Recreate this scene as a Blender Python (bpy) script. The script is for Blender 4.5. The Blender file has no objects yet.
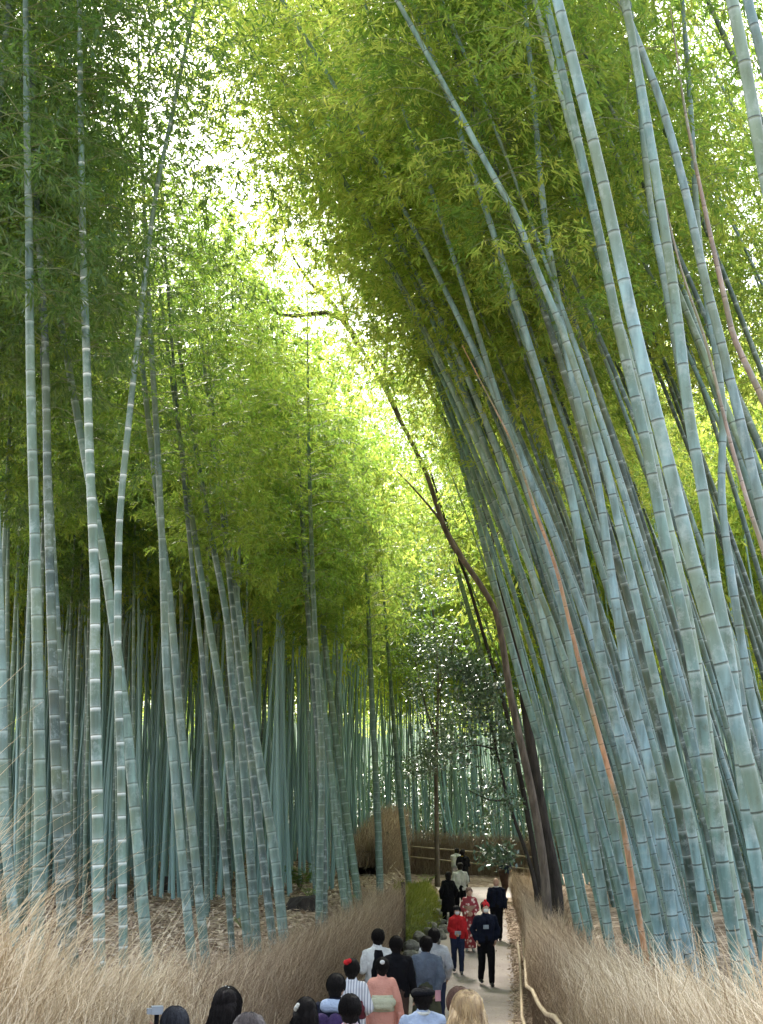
import bpy, math, random
import numpy as np
from mathutils import Vector, Matrix, noise as mnoise
R = random.Random(7); rng = np.random.default_rng(11)
S = bpy.context.scene
COL = S.collection
rad = math.radians
# ---------------------------------------------------------------- camera maths
F = 1300.0; CX = 381.5; CY = 512.0; HOR = 830.0
PIT = math.atan((HOR - CY) / F)
def P(u, v, Y):
    a = (u - CX) / F; b = (CY - v) / F
    dy = math.cos(PIT) - b * math.sin(PIT); dz = math.sin(PIT) + b * math.cos(PIT)
    return Vector((a * Y / dy, Y, dz * Y / dy))
def interp(y, tab): return float(np.interp(y, [t[0] for t in tab], [t[1] for t in tab]))
PZ = [(-20,-1.2),(0,-1.8),(8,-2.6),(18,-3.3),(24,-3.52),(31.5,-3.5),(36,-3.12),(41,-2.82),(47,-2.4),(56,-1.95),(70,-1.6),(300,-1.4)]
PLX = [(-20,-2.2),(5,-2.0),(9,-1.9),(19,-1.35),(28,-.4),(36,.5),(40,1.25),(44,1.5),(50,1.6),(56,1.2)]
PRX = [(-20,1.6),(5,1.75),(8,1.9),(15,2.2),(23,2.6),(32,3.5),(38,4.0),(43,4.35),(46,4.5)]
GL = [(0,-1.9),(24,-1.95),(60,-1.0),(90,-.5),(300,1.0)]
GR = [(0,-1.8),(24,-1.9),(45,-1.5),(60,-1.1),(300,1.0)]
def sm(a, b, x):
    t = min(1, max(0, (x - a) / (b - a))); return t * t * (3 - 2 * t)
def gz(x, y):
    pz = interp(y, PZ)
    l, r = interp(y, PLX), interp(y, PRX)
    if y > 57: k = 1.0 if x < 0 else 1.0; return pz*(1-sm(57,60,y)) + (interp(y, GL) if x < 3 else interp(y, GR))*sm(57,60,y)
    if x < l: z = pz + (interp(y, GL) - pz) * sm(0.15, 1.3, l - x)
    elif x > r and y < 46: z = pz + (interp(y, GR) - pz) * sm(0.15, 1.3, x - r)
    elif x > r: z = pz + (interp(y, GR) - pz) * (1 - sm(46, 47.5, y)) * sm(.15, 1.3, x - r)
    else: z = pz
    return z
# ---------------------------------------------------------------- helpers
def mesh_np(name, V, Fq, mats=(), smooth=False, midx=None):
    me = bpy.data.meshes.new(name)
    V = np.asarray(V, np.float32).reshape(-1, 3); Fq = np.asarray(Fq, np.int32)
    n, k = Fq.shape
    me.vertices.add(len(V)); me.vertices.foreach_set('co', V.ravel())
    me.loops.add(n * k); me.loops.foreach_set('vertex_index', Fq.ravel())
    me.polygons.add(n); me.polygons.foreach_set('loop_start', np.arange(0, n * k, k, dtype=np.int32))
    for m in mats: me.materials.append(m)
    if midx is not None: me.polygons.foreach_set('material_index', np.asarray(midx, np.int32))
    me.update(calc_edges=True)
    me.polygons.foreach_set('use_smooth', np.full(n, smooth)); me.update()
    return me
def link(name, me, parent=None):
    o = bpy.data.objects.new(name, me); COL.objects.link(o)
    if parent: o.parent = parent
    return o
def tag(o, label=None, cat=None, group=None, kind=None):
    if label: o['label'] = label
    if cat: o['category'] = cat
    if group: o['group'] = group
    if kind: o['kind'] = kind
    return o
def empty(name, loc=(0,0,0), rz=0):
    o = bpy.data.objects.new(name, None); o.empty_display_size = .2; COL.objects.link(o)
    o.location = loc; o.rotation_euler = (0, 0, rz); return o
class MB:
    def __init__(s): s.v = []; s.f = []; s.m = []
    def add(s, vs, fs, m=0):
        b = len(s.v); s.v += [tuple(p) for p in vs]; s.f += [tuple(b + i for i in f) for f in fs]; s.m += [m] * len(fs); return s
    def box(s, c, d, rz=0, m=0):
        cx, cy, cz = c; dx, dy, dz = d[0]/2, d[1]/2, d[2]/2; ca, sa = math.cos(rz), math.sin(rz)
        vs = []
        for z in (-dz, dz):
            for x, y in ((-dx,-dy),(dx,-dy),(dx,dy),(-dx,dy)): vs.append((cx+x*ca-y*sa, cy+x*sa+y*ca, cz+z))
        return s.add(vs, [(3,2,1,0),(4,5,6,7),(0,1,5,4),(1,2,6,5),(2,3,7,6),(3,0,4,7)], m)
    def tube(s, pts, rs, n=8, m=0, ell=None):
        pts = [Vector(p) for p in pts]
        if not hasattr(rs, '__len__'): rs = [rs]*len(pts)
        b = len(s.v); up = None
        for i, p in enumerate(pts):
            t = (pts[min(i+1, len(pts)-1)] - pts[max(i-1, 0)]).normalized()
            if up is None: up = Vector((0,1,0)) if abs(t.y) < .9 else Vector((1,0,0))
            x = up.cross(t).normalized(); y = t.cross(x); up = y
            for k in range(n):
                a = 2*math.pi*k/n; s.v.append(tuple(p + (x*math.cos(a) + y*math.sin(a)) * rs[i]))
        for i in range(len(pts)-1):
            for k in range(n):
                k2 = (k+1) % n; s.f.append((b+i*n+k, b+i*n+k2, b+(i+1)*n+k2, b+(i+1)*n+k)); s.m.append(m)
        s.f.append(tuple(b+k for k in reversed(range(n)))); s.m.append(m)
        e = b+(len(pts)-1)*n; s.f.append(tuple(e+k for k in range(n))); s.m.append(m)
        return s
    def ball(s, c, r, nu=16, nv=10, rot=None, m=0, cut=None):
        if not hasattr(r, '__len__'): r = (r, r, r)
        c = Vector(c); b = len(s.v)
        def pt(x, y, z):
            q = Vector((x*r[0], y*r[1], z*r[2]))
            if rot: q.rotate(rot)
            return tuple(c + q)
        s.v.append(pt(0,0,-1))
        for j in range(1, nv):
            th = -math.pi/2 + math.pi*j/nv
            for i in range(nu):
                a = 2*math.pi*i/nu; s.v.append(pt(math.cos(th)*math.cos(a), math.cos(th)*math.sin(a), math.sin(th)))
        s.v.append(pt(0,0,1)); top = len(s.v)-1
        for i in range(nu):
            i2 = (i+1) % nu
            s.f.append((b, b+1+i2, b+1+i)); s.m.append(m)
            for j in range(nv-2):
                q = b+1+j*nu; s.f.append((q+i, q+i2, q+nu+i2, q+nu+i)); s.m.append(m)
            q = b+1+(nv-2)*nu; s.f.append((q+i, q+i2, top)); s.m.append(m)
        return s
    def cap(s, a, b, ra, rb, n=12, m=0):       # tapered capsule
        s.tube([a, b], [ra, rb], n, m); s.ball(a, ra, n, 8, m=m); s.ball(b, rb, n, 8, m=m); return s
    def loft(s, secs, n=20, m=0):              # secs: (cx,cy,cz,rx,ry)
        b = len(s.v)
        for (cx, cy, cz, rx, ry) in secs:
            for k in range(n):
                a = 2*math.pi*k/n; s.v.append((cx+rx*math.cos(a), cy+ry*math.sin(a), cz))
        for i in range(len(secs)-1):
            for k in range(n):
                k2 = (k+1) % n; s.f.append((b+i*n+k, b+i*n+k2, b+(i+1)*n+k2, b+(i+1)*n+k)); s.m.append(m)
        s.f.append(tuple(b+k for k in reversed(range(n)))); s.m.append(m)
        e = b+(len(secs)-1)*n; s.f.append(tuple(e+k for k in range(n))); s.m.append(m)
        return s
    def mesh(s, name, mats, smooth=True):
        me = bpy.data.meshes.new(name); me.from_pydata(s.v, [], s.f)
        for m in (mats if isinstance(mats, (list, tuple)) else [mats]): me.materials.append(m)
        me.polygons.foreach_set('material_index', s.m)
        me.polygons.foreach_set('use_smooth', [smooth]*len(s.f)); me.update(); return me
    def build(s, name, mats, parent=None, smooth=True): return link(name, s.mesh(name, mats, smooth), parent)
    def blob(s, name, mats, parent=None, voxel=.012, smooth_it=3, wr=0, wf=9, seed=0):   # union by voxel remesh
        me0 = s.mesh(name + '_src', mats); o = bpy.data.objects.new('tmp', me0); COL.objects.link(o)
        md = o.modifiers.new('r', 'REMESH'); md.mode = 'VOXEL'; md.voxel_size = voxel; md.use_smooth_shade = True
        if smooth_it:
            m2 = o.modifiers.new('s', 'SMOOTH'); m2.iterations = smooth_it; m2.factor = .5
        dg = bpy.context.evaluated_depsgraph_get(); dg.update()
        me = bpy.data.meshes.new_from_object(o.evaluated_get(dg)); me.name = name
        bpy.data.objects.remove(o); bpy.data.meshes.remove(me0)
        if wr:
            n = len(me.vertices); co = np.empty(n*3, np.float32); me.vertices.foreach_get('co', co); co = co.reshape(-1,3)
            no = np.empty(n*3, np.float32); me.vertices.foreach_get('normal', no); no = no.reshape(-1,3)
            d = np.array([mnoise.noise(Vector((c[0]*wf+seed*7.3, c[1]*wf, c[2]*wf*.6))) + .5*mnoise.noise(Vector((c[0]*wf*2.3, c[1]*wf*2.3+seed, c[2]*wf*1.6))) for c in co])
            co += no * (d*wr)[:,None]; me.vertices.foreach_set('co', co.astype(np.float32).ravel())
        me.polygons.foreach_set('use_smooth', [True]*len(me.polygons)); me.update()
        if not me.materials: me.materials.append(mats if not isinstance(mats,(list,tuple)) else mats[0])
        return link(name, me, parent)
# ---------------------------------------------------------------- materials
def newmat(name):
    m = bpy.data.materials.new(name); m.use_nodes = True; nt = m.node_tree; nt.nodes.clear(); return m, nt
def N(nt, t, **k):
    n = nt.nodes.new(t)
    for a, b in k.items():
        if a.startswith('i_'): n.inputs[a[2:].replace('_', ' ')].default_value = b
        else: setattr(n, a, b)
    return n
def ramp(nt, src, stops, interp_='LINEAR'):
    r = nt.nodes.new('ShaderNodeValToRGB'); r.color_ramp.interpolation = interp_
    e = r.color_ramp.elements
    while len(e) < len(stops): e.new(.5)
    for i, (p, c) in enumerate(stops): e[i].position = p; e[i].color = (*c, 1)
    nt.links.new(src, r.inputs[0]); return r
def mixc(nt, f, a, b, mode='MIX'):
    m = nt.nodes.new('ShaderNodeMix'); m.data_type = 'RGBA'; m.blend_type = mode
    for s_, v in ((0, f), (6, a), (7, b)):
        if isinstance(v, (int, float)): m.inputs[s_].default_value = v
        elif isinstance(v, tuple): m.inputs[s_].default_value = (*v, 1)
        else: nt.links.new(v, m.inputs[s_])
    return m.outputs[2]
def simple(name, c1, c2=None, scale=8, rough=.8, bump=.0, bscale=40, spec=.3, stretch=None, detail=5, metal=0):
    m, nt = newmat(name); out = N(nt, 'ShaderNodeOutputMaterial'); b = N(nt, 'ShaderNodeBsdfPrincipled')
    b.inputs['Roughness'].default_value = rough; b.inputs['Specular IOR Level'].default_value = spec; b.inputs['Metallic'].default_value = metal
    nt.links.new(b.outputs[0], out.inputs[0])
    tc = N(nt, 'ShaderNodeTexCoord'); mp = N(nt, 'ShaderNodeMapping'); nt.links.new(tc.outputs['Object'], mp.inputs[0])
    if stretch: mp.inputs['Scale'].default_value = stretch
    if c2 is None: c2 = tuple(x*.7 for x in c1)
    n = N(nt, 'ShaderNodeTexNoise'); n.inputs['Scale'].default_value = scale; n.inputs['Detail'].default_value = detail
    nt.links.new(mp.outputs[0], n.inputs[0])
    r = ramp(nt, n.outputs[0], [(.32, c2), (.68, c1)]); nt.links.new(r.outputs[0], b.inputs['Base Color'])
    if bump:
        n2 = N(nt, 'ShaderNodeTexNoise'); n2.inputs['Scale'].default_value = bscale; n2.inputs['Detail'].default_value = 6; nt.links.new(mp.outputs[0], n2.inputs[0])
        bp = N(nt, 'ShaderNodeBump'); bp.inputs['Strength'].default_value = bump; bp.inputs['Distance'].default_value = .03
        nt.links.new(n2.outputs[0], bp.inputs['Height']); nt.links.new(bp.outputs[0], b.inputs['Normal'])
    return m
def culm_mat(name, cols, ringlight, ringdark, lightpow=.55, darkpow=.8, rough=.46):
    """cols: base colours picked by Object random; attribute 'ph' is the position between two nodes 0..1"""
    m, nt = newmat(name); out = N(nt, 'ShaderNodeOutputMaterial'); b = N(nt, 'ShaderNodeBsdfPrincipled')
    nt.links.new(b.outputs[0], out.inputs[0]); b.inputs['Roughness'].default_value = rough; b.inputs['Specular IOR Level'].default_value = .6
    oi = N(nt, 'ShaderNodeObjectInfo'); tc = N(nt, 'ShaderNodeTexCoord')
    base = ramp(nt, oi.outputs['Random'], [(i/(max(1,len(cols)-1)), c) for i, c in enumerate(cols)])
    mp = N(nt, 'ShaderNodeMapping'); mp.inputs['Scale'].default_value = (14, 14, 1.6); nt.links.new(tc.outputs['Object'], mp.inputs[0])
    n = N(nt, 'ShaderNodeTexNoise'); n.inputs['Scale'].default_value = 1.0; n.inputs['Detail'].default_value = 5; nt.links.new(mp.outputs[0], n.inputs[0])
    v = ramp(nt, n.outputs[0], [(.28, (.42,.46,.40)), (.5, (.95,.95,.95)), (.72, (1.55,1.5,1.5))])
    c = mixc(nt, 1.0, base.outputs[0], v.outputs[0], 'MULTIPLY')
    n3 = N(nt, 'ShaderNodeTexNoise'); n3.inputs['Scale'].default_value = .9; n3.inputs['Detail'].default_value = 2; nt.links.new(tc.outputs['Object'], n3.inputs[0])
    moss = ramp(nt, n3.outputs[0], [(.45, (0,0,0)), (.66, (.75,.75,.75))])
    c = mixc(nt, moss.outputs[0], c, (.10,.145,.07))
    n4 = N(nt, 'ShaderNodeTexNoise'); n4.inputs['Scale'].default_value = 5; n4.inputs['Detail'].default_value = 8; n4.inputs['Roughness'].default_value = .75; nt.links.new(tc.outputs['Object'], n4.inputs[0])
    pw = ramp(nt, n4.outputs[0], [(.52, (0,0,0)), (.7, (.6,.6,.6))]); c = mixc(nt, pw.outputs[0], c, (.34,.42,.41))
    sc_ = ramp(nt, n4.outputs[0], [(.30, (.7,.7,.7)), (.42, (0,0,0))]); c = mixc(nt, sc_.outputs[0], c, (.045,.065,.04))
    at = N(nt, 'ShaderNodeAttribute'); at.attribute_name = 'ph'
    # powder just under the node (ph ~ .86-.97), dark scar at the node (ph<.03 or >.98)
    r1 = ramp(nt, at.outputs['Fac'], [(0,(.35,.35,.35)), (.05,(.1,.1,.1)), (.3,(0,0,0)), (.80,(0,0,0)), (.90,(.55,.55,.55)), (.955,(1,1,1)), (.975,(.9,.9,.9)), (1,(.3,.3,.3))])
    k1 = N(nt, 'ShaderNodeMath', operation='MULTIPLY'); nt.links.new(r1.outputs[0], k1.inputs[0]); k1.inputs[1].default_value = lightpow
    c = mixc(nt, k1.outputs[0], c, ringlight)
    r2 = ramp(nt, at.outputs['Fac'], [(0,(1,1,1)), (.022,(.8,.8,.8)), (.04,(0,0,0)), (.975,(0,0,0)), (.99,(1,1,1))])
    k2 = N(nt, 'ShaderNodeMath', operation='MULTIPLY'); nt.links.new(r2.outputs[0], k2.inputs[0]); k2.inputs[1].default_value = darkpow
    c = mixc(nt, k2.outputs[0], c, ringdark)
    nt.links.new(c, b.inputs['Base Color'])
    n2 = N(nt, 'ShaderNodeTexNoise'); n2.inputs['Scale'].default_value = 60; nt.links.new(tc.outputs['Object'], n2.inputs[0])
    bp = N(nt, 'ShaderNodeBump'); bp.inputs['Strength'].default_value = .12; bp.inputs['Distance'].default_value = .01
    nt.links.new(n2.outputs[0], bp.inputs['Height']); nt.links.new(bp.outputs[0], b.inputs['Normal'])
    return m
def leaf_mat(name, cols, tcols, trans=.5, rough=.4, gloss=.25):
    m, nt = newmat(name); out = N(nt, 'ShaderNodeOutputMaterial')
    g = N(nt, 'ShaderNodeNewGeometry'); oi = N(nt, 'ShaderNodeObjectInfo')
    mm = N(nt, 'ShaderNodeMath', operation='ADD'); nt.links.new(g.outputs['Random Per Island'], mm.inputs[0])
    m2 = N(nt, 'ShaderNodeMath', operation='MULTIPLY_ADD'); nt.links.new(oi.outputs['Random'], m2.inputs[0]); m2.inputs[1].default_value = .7; m2.inputs[2].default_value = -.35
    nt.links.new(m2.outputs[0], mm.inputs[1])
    k = len(cols)
    c = ramp(nt, mm.outputs[0], [(i/(k-1), x) for i, x in enumerate(cols)]); t = ramp(nt, mm.outputs[0], [(i/(k-1), x) for i, x in enumerate(tcols)])
    d = N(nt, 'ShaderNodeBsdfPrincipled'); d.inputs['Roughness'].default_value = rough; d.inputs['Specular IOR Level'].default_value = gloss
    nt.links.new(c.outputs[0], d.inputs['Base Color'])
    tr = N(nt, 'ShaderNodeBsdfTranslucent'); nt.links.new(t.outputs[0], tr.inputs[0])
    mx = N(nt, 'ShaderNodeMixShader'); mx.inputs[0].default_value = trans
    nt.links.new(d.outputs[0], mx.inputs[1]); nt.links.new(tr.outputs[0], mx.inputs[2]); nt.links.new(mx.outputs[0], out.inputs[0])
    return m
def twig_mat(name, cols, rough=.8):
    m, nt = newmat(name); out = N(nt, 'ShaderNodeOutputMaterial'); b = N(nt, 'ShaderNodeBsdfPrincipled'); nt.links.new(b.outputs[0], out.inputs[0])
    b.inputs['Roughness'].default_value = rough; b.inputs['Specular IOR Level'].default_value = .2
    g = N(nt, 'ShaderNodeNewGeometry'); k = len(cols)
    c = ramp(nt, g.outputs['Random Per Island'], [(i/(k-1), x) for i, x in enumerate(cols)])
    nt.links.new(c.outputs[0], b.inputs['Base Color']); return m

M = {}
M['culm_r'] = culm_mat('bamboo_skin_sky_tint', [(.10,.20,.16),(.15,.26,.29),(.055,.13,.10),(.20,.33,.39),(.18,.26,.15),(.13,.24,.26),(.05,.11,.10),(.19,.30,.33)], (.34,.42,.42), (.018,.028,.026), .35, 1.0)  # bluish tones put the skylight tint into the culm colour, beside age variation
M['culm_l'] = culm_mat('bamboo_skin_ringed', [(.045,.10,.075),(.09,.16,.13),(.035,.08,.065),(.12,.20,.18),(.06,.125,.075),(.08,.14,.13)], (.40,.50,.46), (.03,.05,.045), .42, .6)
M['culm_ring'] = culm_mat('bamboo_skin_white_ringed', [(.06,.13,.10),(.09,.16,.14)], (.68,.75,.73), (.05,.08,.07), .85, .45)
M['culm_dark'] = culm_mat('bamboo_skin_dark', [(.02,.05,.04),(.035,.07,.06)], (.3,.37,.35), (.03,.04,.03), .8, .3)
M['culm_orange'] = culm_mat('dead_bamboo_orange', [(.42,.22,.11),(.36,.18,.09)], (.45,.28,.16), (.08,.04,.02), .5, .8)
M['culm_brown'] = culm_mat('dead_bamboo_brown', [(.22,.175,.145),(.25,.195,.16)], (.36,.30,.25), (.07,.05,.04), .6, .8)
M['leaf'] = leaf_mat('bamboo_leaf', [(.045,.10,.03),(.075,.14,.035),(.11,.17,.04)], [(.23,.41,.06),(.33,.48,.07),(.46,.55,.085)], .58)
M['leaf_lit_tint'] = leaf_mat('bamboo_leaf_backlit_tint', [(.08,.14,.035),(.11,.18,.045),(.15,.20,.05)], [(.40,.57,.09),(.53,.64,.11),(.68,.69,.14)], .66)  # backlit glow of the canopy put into the leaf colours
M['leaf_shade_tint'] = leaf_mat('bamboo_leaf_shade_tint', [(.03,.075,.03),(.045,.10,.04),(.07,.13,.05)], [(.13,.26,.04),(.18,.32,.045),(.26,.38,.05)], .48, .30, .5)  # darker copy of the leaf: canopy shade put into its colours
M['branch'] = simple('bamboo_branch', (.20,.24,.12), (.10,.13,.07), 3, .6)
M['bark'] = simple('bark', (.17,.14,.115), (.06,.05,.042), 9, .95, .8, 30, stretch=(1,1,.25))
M['bark_d'] = simple('dark_bark', (.05,.042,.036), (.018,.016,.014), 9, .95, .8, 30, stretch=(1,1,.25))
M['camellia'] = leaf_mat('evergreen_leaf', [(.03,.07,.035),(.06,.10,.055),(.16,.20,.15)], [(.05,.12,.02),(.08,.16,.03),(.10,.2,.04)], .12, .3, 1.0)  # palest tone carries sky glare in the leaf's base colour
M['camellia_glint'] = leaf_mat('glossy_leaf_glint_tint', [(.035,.08,.04),(.07,.12,.06),(.20,.25,.20)], [(.05,.12,.02),(.08,.16,.03),(.10,.2,.04)], .10, .3, 1.0)  # pale last tone paints the white sky glint into the leaf colour
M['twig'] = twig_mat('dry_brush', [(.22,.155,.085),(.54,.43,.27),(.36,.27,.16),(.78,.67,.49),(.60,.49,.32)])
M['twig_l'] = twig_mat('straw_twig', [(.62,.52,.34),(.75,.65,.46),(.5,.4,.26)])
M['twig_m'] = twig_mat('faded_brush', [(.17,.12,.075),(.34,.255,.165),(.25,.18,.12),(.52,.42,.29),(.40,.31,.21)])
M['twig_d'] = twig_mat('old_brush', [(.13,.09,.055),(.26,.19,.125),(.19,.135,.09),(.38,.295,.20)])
M['brushcore'] = simple('brush_inside', (.17,.12,.085), (.075,.052,.037), 3, .95, .9, 14, stretch=(12,12,1.2))
M['pole'] = simple('bamboo_rail', (.42,.34,.22), (.26,.20,.13), 5, .5, .1)
M['pole_d'] = simple('dark_post', (.06,.05,.042), (.03,.025,.02), 9, .9, .4)
M['stone'] = simple('edge_stone', (.30,.29,.27), (.13,.13,.11), 9, .9, .5, 25)
# ---------------------------------------------------------------- ground, path
def ground_mat():
    m, nt = newmat('leaf_littered_soil'); out = N(nt, 'ShaderNodeOutputMaterial'); b = N(nt, 'ShaderNodeBsdfPrincipled'); nt.links.new(b.outputs[0], out.inputs[0])
    b.inputs['Roughness'].default_value = .95; b.inputs['Specular IOR Level'].default_value = .15
    tc = N(nt, 'ShaderNodeTexCoord')
    vo = N(nt, 'ShaderNodeTexVoronoi'); vo.inputs['Scale'].default_value = 9; nt.links.new(tc.outputs['Object'], vo.inputs[0])
    c = ramp(nt, vo.outputs['Color'], [(0,(.12,.085,.06)),(.4,(.27,.20,.14)),(.7,(.38,.30,.23)),(1,(.47,.39,.31))])
    n = N(nt, 'ShaderNodeTexNoise'); n.inputs['Scale'].default_value = .8; n.inputs['Detail'].default_value = 8; nt.links.new(tc.outputs['Object'], n.inputs[0])
    r = ramp(nt, n.outputs[0], [(.3,(.35,.3,.25)),(.6,(1,1,1))])
    cc = mixc(nt, 1.0, c.outputs[0], r.outputs[0], 'MULTIPLY'); nt.links.new(cc, b.inputs['Base Color'])
    bp = N(nt, 'ShaderNodeBump'); bp.inputs['Strength'].default_value = .8; bp.inputs['Distance'].default_value = .06
    nt.links.new(vo.outputs['Distance'], bp.inputs['Height']); nt.links.new(bp.outputs[0], b.inputs['Normal'])
    return m
def grid(name, xs, ys, zf, mat, kind='structure'):
    V = [(x, y, zf(x, y)) for y in ys for x in xs]; nx = len(xs)
    Fq = [(j*nx+i, j*nx+i+1, (j+1)*nx+i+1, (j+1)*nx+i) for j in range(len(ys)-1) for i in range(nx-1)]
    o = link(name, mesh_np(name, V, Fq, [mat], True)); tag(o, kind=kind); return o
gm = ground_mat()
xs = list(np.concatenate([[-400,-200,-100,-60,-40], np.arange(-30, -8, 1.0), np.arange(-8, 10, .25), np.arange(10, 30, 1.0), [40,60,100,200,400]]))
ys = list(np.concatenate([[-200,-60,-20], np.arange(-10, 62, .5), np.arange(62, 110, 2.), [130,170,240,400,800]]))
def gzb(x, y):
    z = gz(x, y)
    if 8 < y < 130 and (x < interp(y,PLX)-1 or x > interp(y,PRX)+1): z += .10*mnoise.noise(Vector((x*.5, y*.5, 0))) + .035*mnoise.noise(Vector((x*2, y*2, 3)))
    return z
tag(grid('ground', xs, ys, gzb, gm), 'leaf littered grove floor under the bamboo')
# path: strip following both fences, ends turning right
def path_mat():
    m, nt = newmat('path_paving'); out = N(nt, 'ShaderNodeOutputMaterial'); b = N(nt, 'ShaderNodeBsdfPrincipled'); nt.links.new(b.outputs[0], out.inputs[0])
    b.inputs['Roughness'].default_value = .9; b.inputs['Specular IOR Level'].default_value = .2
    tc = N(nt, 'ShaderNodeTexCoord')
    n = N(nt, 'ShaderNodeTexNoise'); n.inputs['Scale'].default_value = .7; n.inputs['Detail'].default_value = 7; nt.links.new(tc.outputs['Object'], n.inputs[0])
    c = ramp(nt, n.outputs[0], [(.3,(.33,.285,.265)),(.55,(.43,.375,.35)),(.75,(.49,.43,.405))])
    n2 = N(nt, 'ShaderNodeTexNoise'); n2.inputs['Scale'].default_value = 45; n2.inputs['Detail'].default_value = 4; nt.links.new(tc.outputs['Object'], n2.inputs[0])
    r = ramp(nt, n2.outputs[0], [(.3,(.72,.72,.72)),(.7,(1.15,1.15,1.15))])
    nt.links.new(mixc(nt, 1.0, c.outputs[0], r.outputs[0], 'MULTIPLY'), b.inputs['Base Color'])
    bp = N(nt, 'ShaderNodeBump'); bp.inputs['Strength'].default_value = .3; bp.inputs['Distance'].default_value = .01
    nt.links.new(n2.outputs[0], bp.inputs['Height']); nt.links.new(bp.outputs[0], b.inputs['Normal']); return m
V = []; Fq = []; yy = np.arange(-10, 52.1, .5)
for y in yy:
    l = interp(y, PLX) + .35 + (0.25*sm(36,40,y)); r = interp(y, PRX) - .42 + .04*mnoise.noise(Vector((y*.9, 0, 0)))
    r += 9 * sm(47.5, 52, y) ; l += .06*mnoise.noise(Vector((y*.8, 5, 0)))
    for i in range(9):
        x = l + (r-l)*i/8; V.append((x, y, interp(y, PZ) + .012))
for j in range(len(yy)-1):
    for i in range(8): Fq.append((j*9+i, j*9+i+1, (j+1)*9+i+1, (j+1)*9+i))
tag(link('path', mesh_np('path', V, Fq, [path_mat()], True)), 'grey paved footpath winding up between the brushwood fences', kind='structure')

# leaf litter: fallen leaves on the left grove floor
def leaves(name, pos, dirs, nrm, L, W, mat, mid=.42, fold=0.0):
    d = dirs / np.linalg.norm(dirs, axis=1, keepdims=True); s = np.cross(d, nrm); s /= (np.linalg.norm(s, axis=1, keepdims=True)+1e-9)
    L = np.asarray(L)[:, None]; W = np.asarray(W)[:, None]
    n = len(pos); V = np.empty((n, 4, 3)); V[:,0] = pos; V[:,1] = pos + d*L*mid + s*W/2; V[:,2] = pos + d*L; V[:,3] = pos + d*L*mid - s*W/2
    if fold:
        up = np.cross(s, d); V[:,2] -= up*L*fold
    return mesh_np(name, V, np.arange(4*n).reshape(n,4), [mat])
M['litter'] = twig_mat('fallen_leaf', [(.26,.18,.12),(.46,.36,.27),(.60,.50,.40),(.16,.10,.065),(.52,.41,.30)])
n = 26000
ly = rng.uniform(16, 66, n); lx = np.array([interp(y, PLX) for y in ly]) - .5 - rng.uniform(0, 1, n)*(.32*ly)
lz = np.array([gzb(x, y) for x, y in zip(lx, ly)]) + rng.uniform(.01, .05, n)
dd = rng.normal(size=(n,3)); dd[:,2] *= .25
tag(link('leaf_litter', leaves('leaf_litter', np.stack([lx,ly,lz],1), dd, np.stack([rng.normal(0,.35,n),rng.normal(0,.35,n),np.ones(n)],1), rng.uniform(.08,.2,n), rng.uniform(.03,.09,n), M['litter'])),
    'dry brown leaves scattered over the grove floor left of the path', 'leaf litter', kind='stuff')

# ---------------------------------------------------------------- bamboo
LEAFZ = .50
def resample(pts, step):
    pts = [Vector(p) for p in pts]; seg = [(b-a).length for a, b in zip(pts, pts[1:])]; tot = sum(seg)
    cum = [0]; [cum.append(cum[-1]+s) for s in seg]
    # catmull-rom on cumulative param
    A = np.array([tuple(p) for p in pts]); cum = np.array(cum)
    def at(t):
        i = min(max(int(np.searchsorted(cum, t, side='right'))-1, 0), len(pts)-2); h = cum[i+1]-cum[i]; u = (t-cum[i])/h
        m0 = (A[i+1]-A[max(i-1,0)])/(cum[i+1]-cum[max(i-1,0)]); m1 = (A[min(i+2,len(A)-1)]-A[i])/(cum[min(i+2,len(A)-1)]-cum[i])
        return (2*u**3-3*u**2+1)*A[i] + (u**3-2*u**2+u)*h*m0 + (-2*u**3+3*u**2)*A[i+1] + (u**3-u**2)*h*m1
    return at, tot
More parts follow.
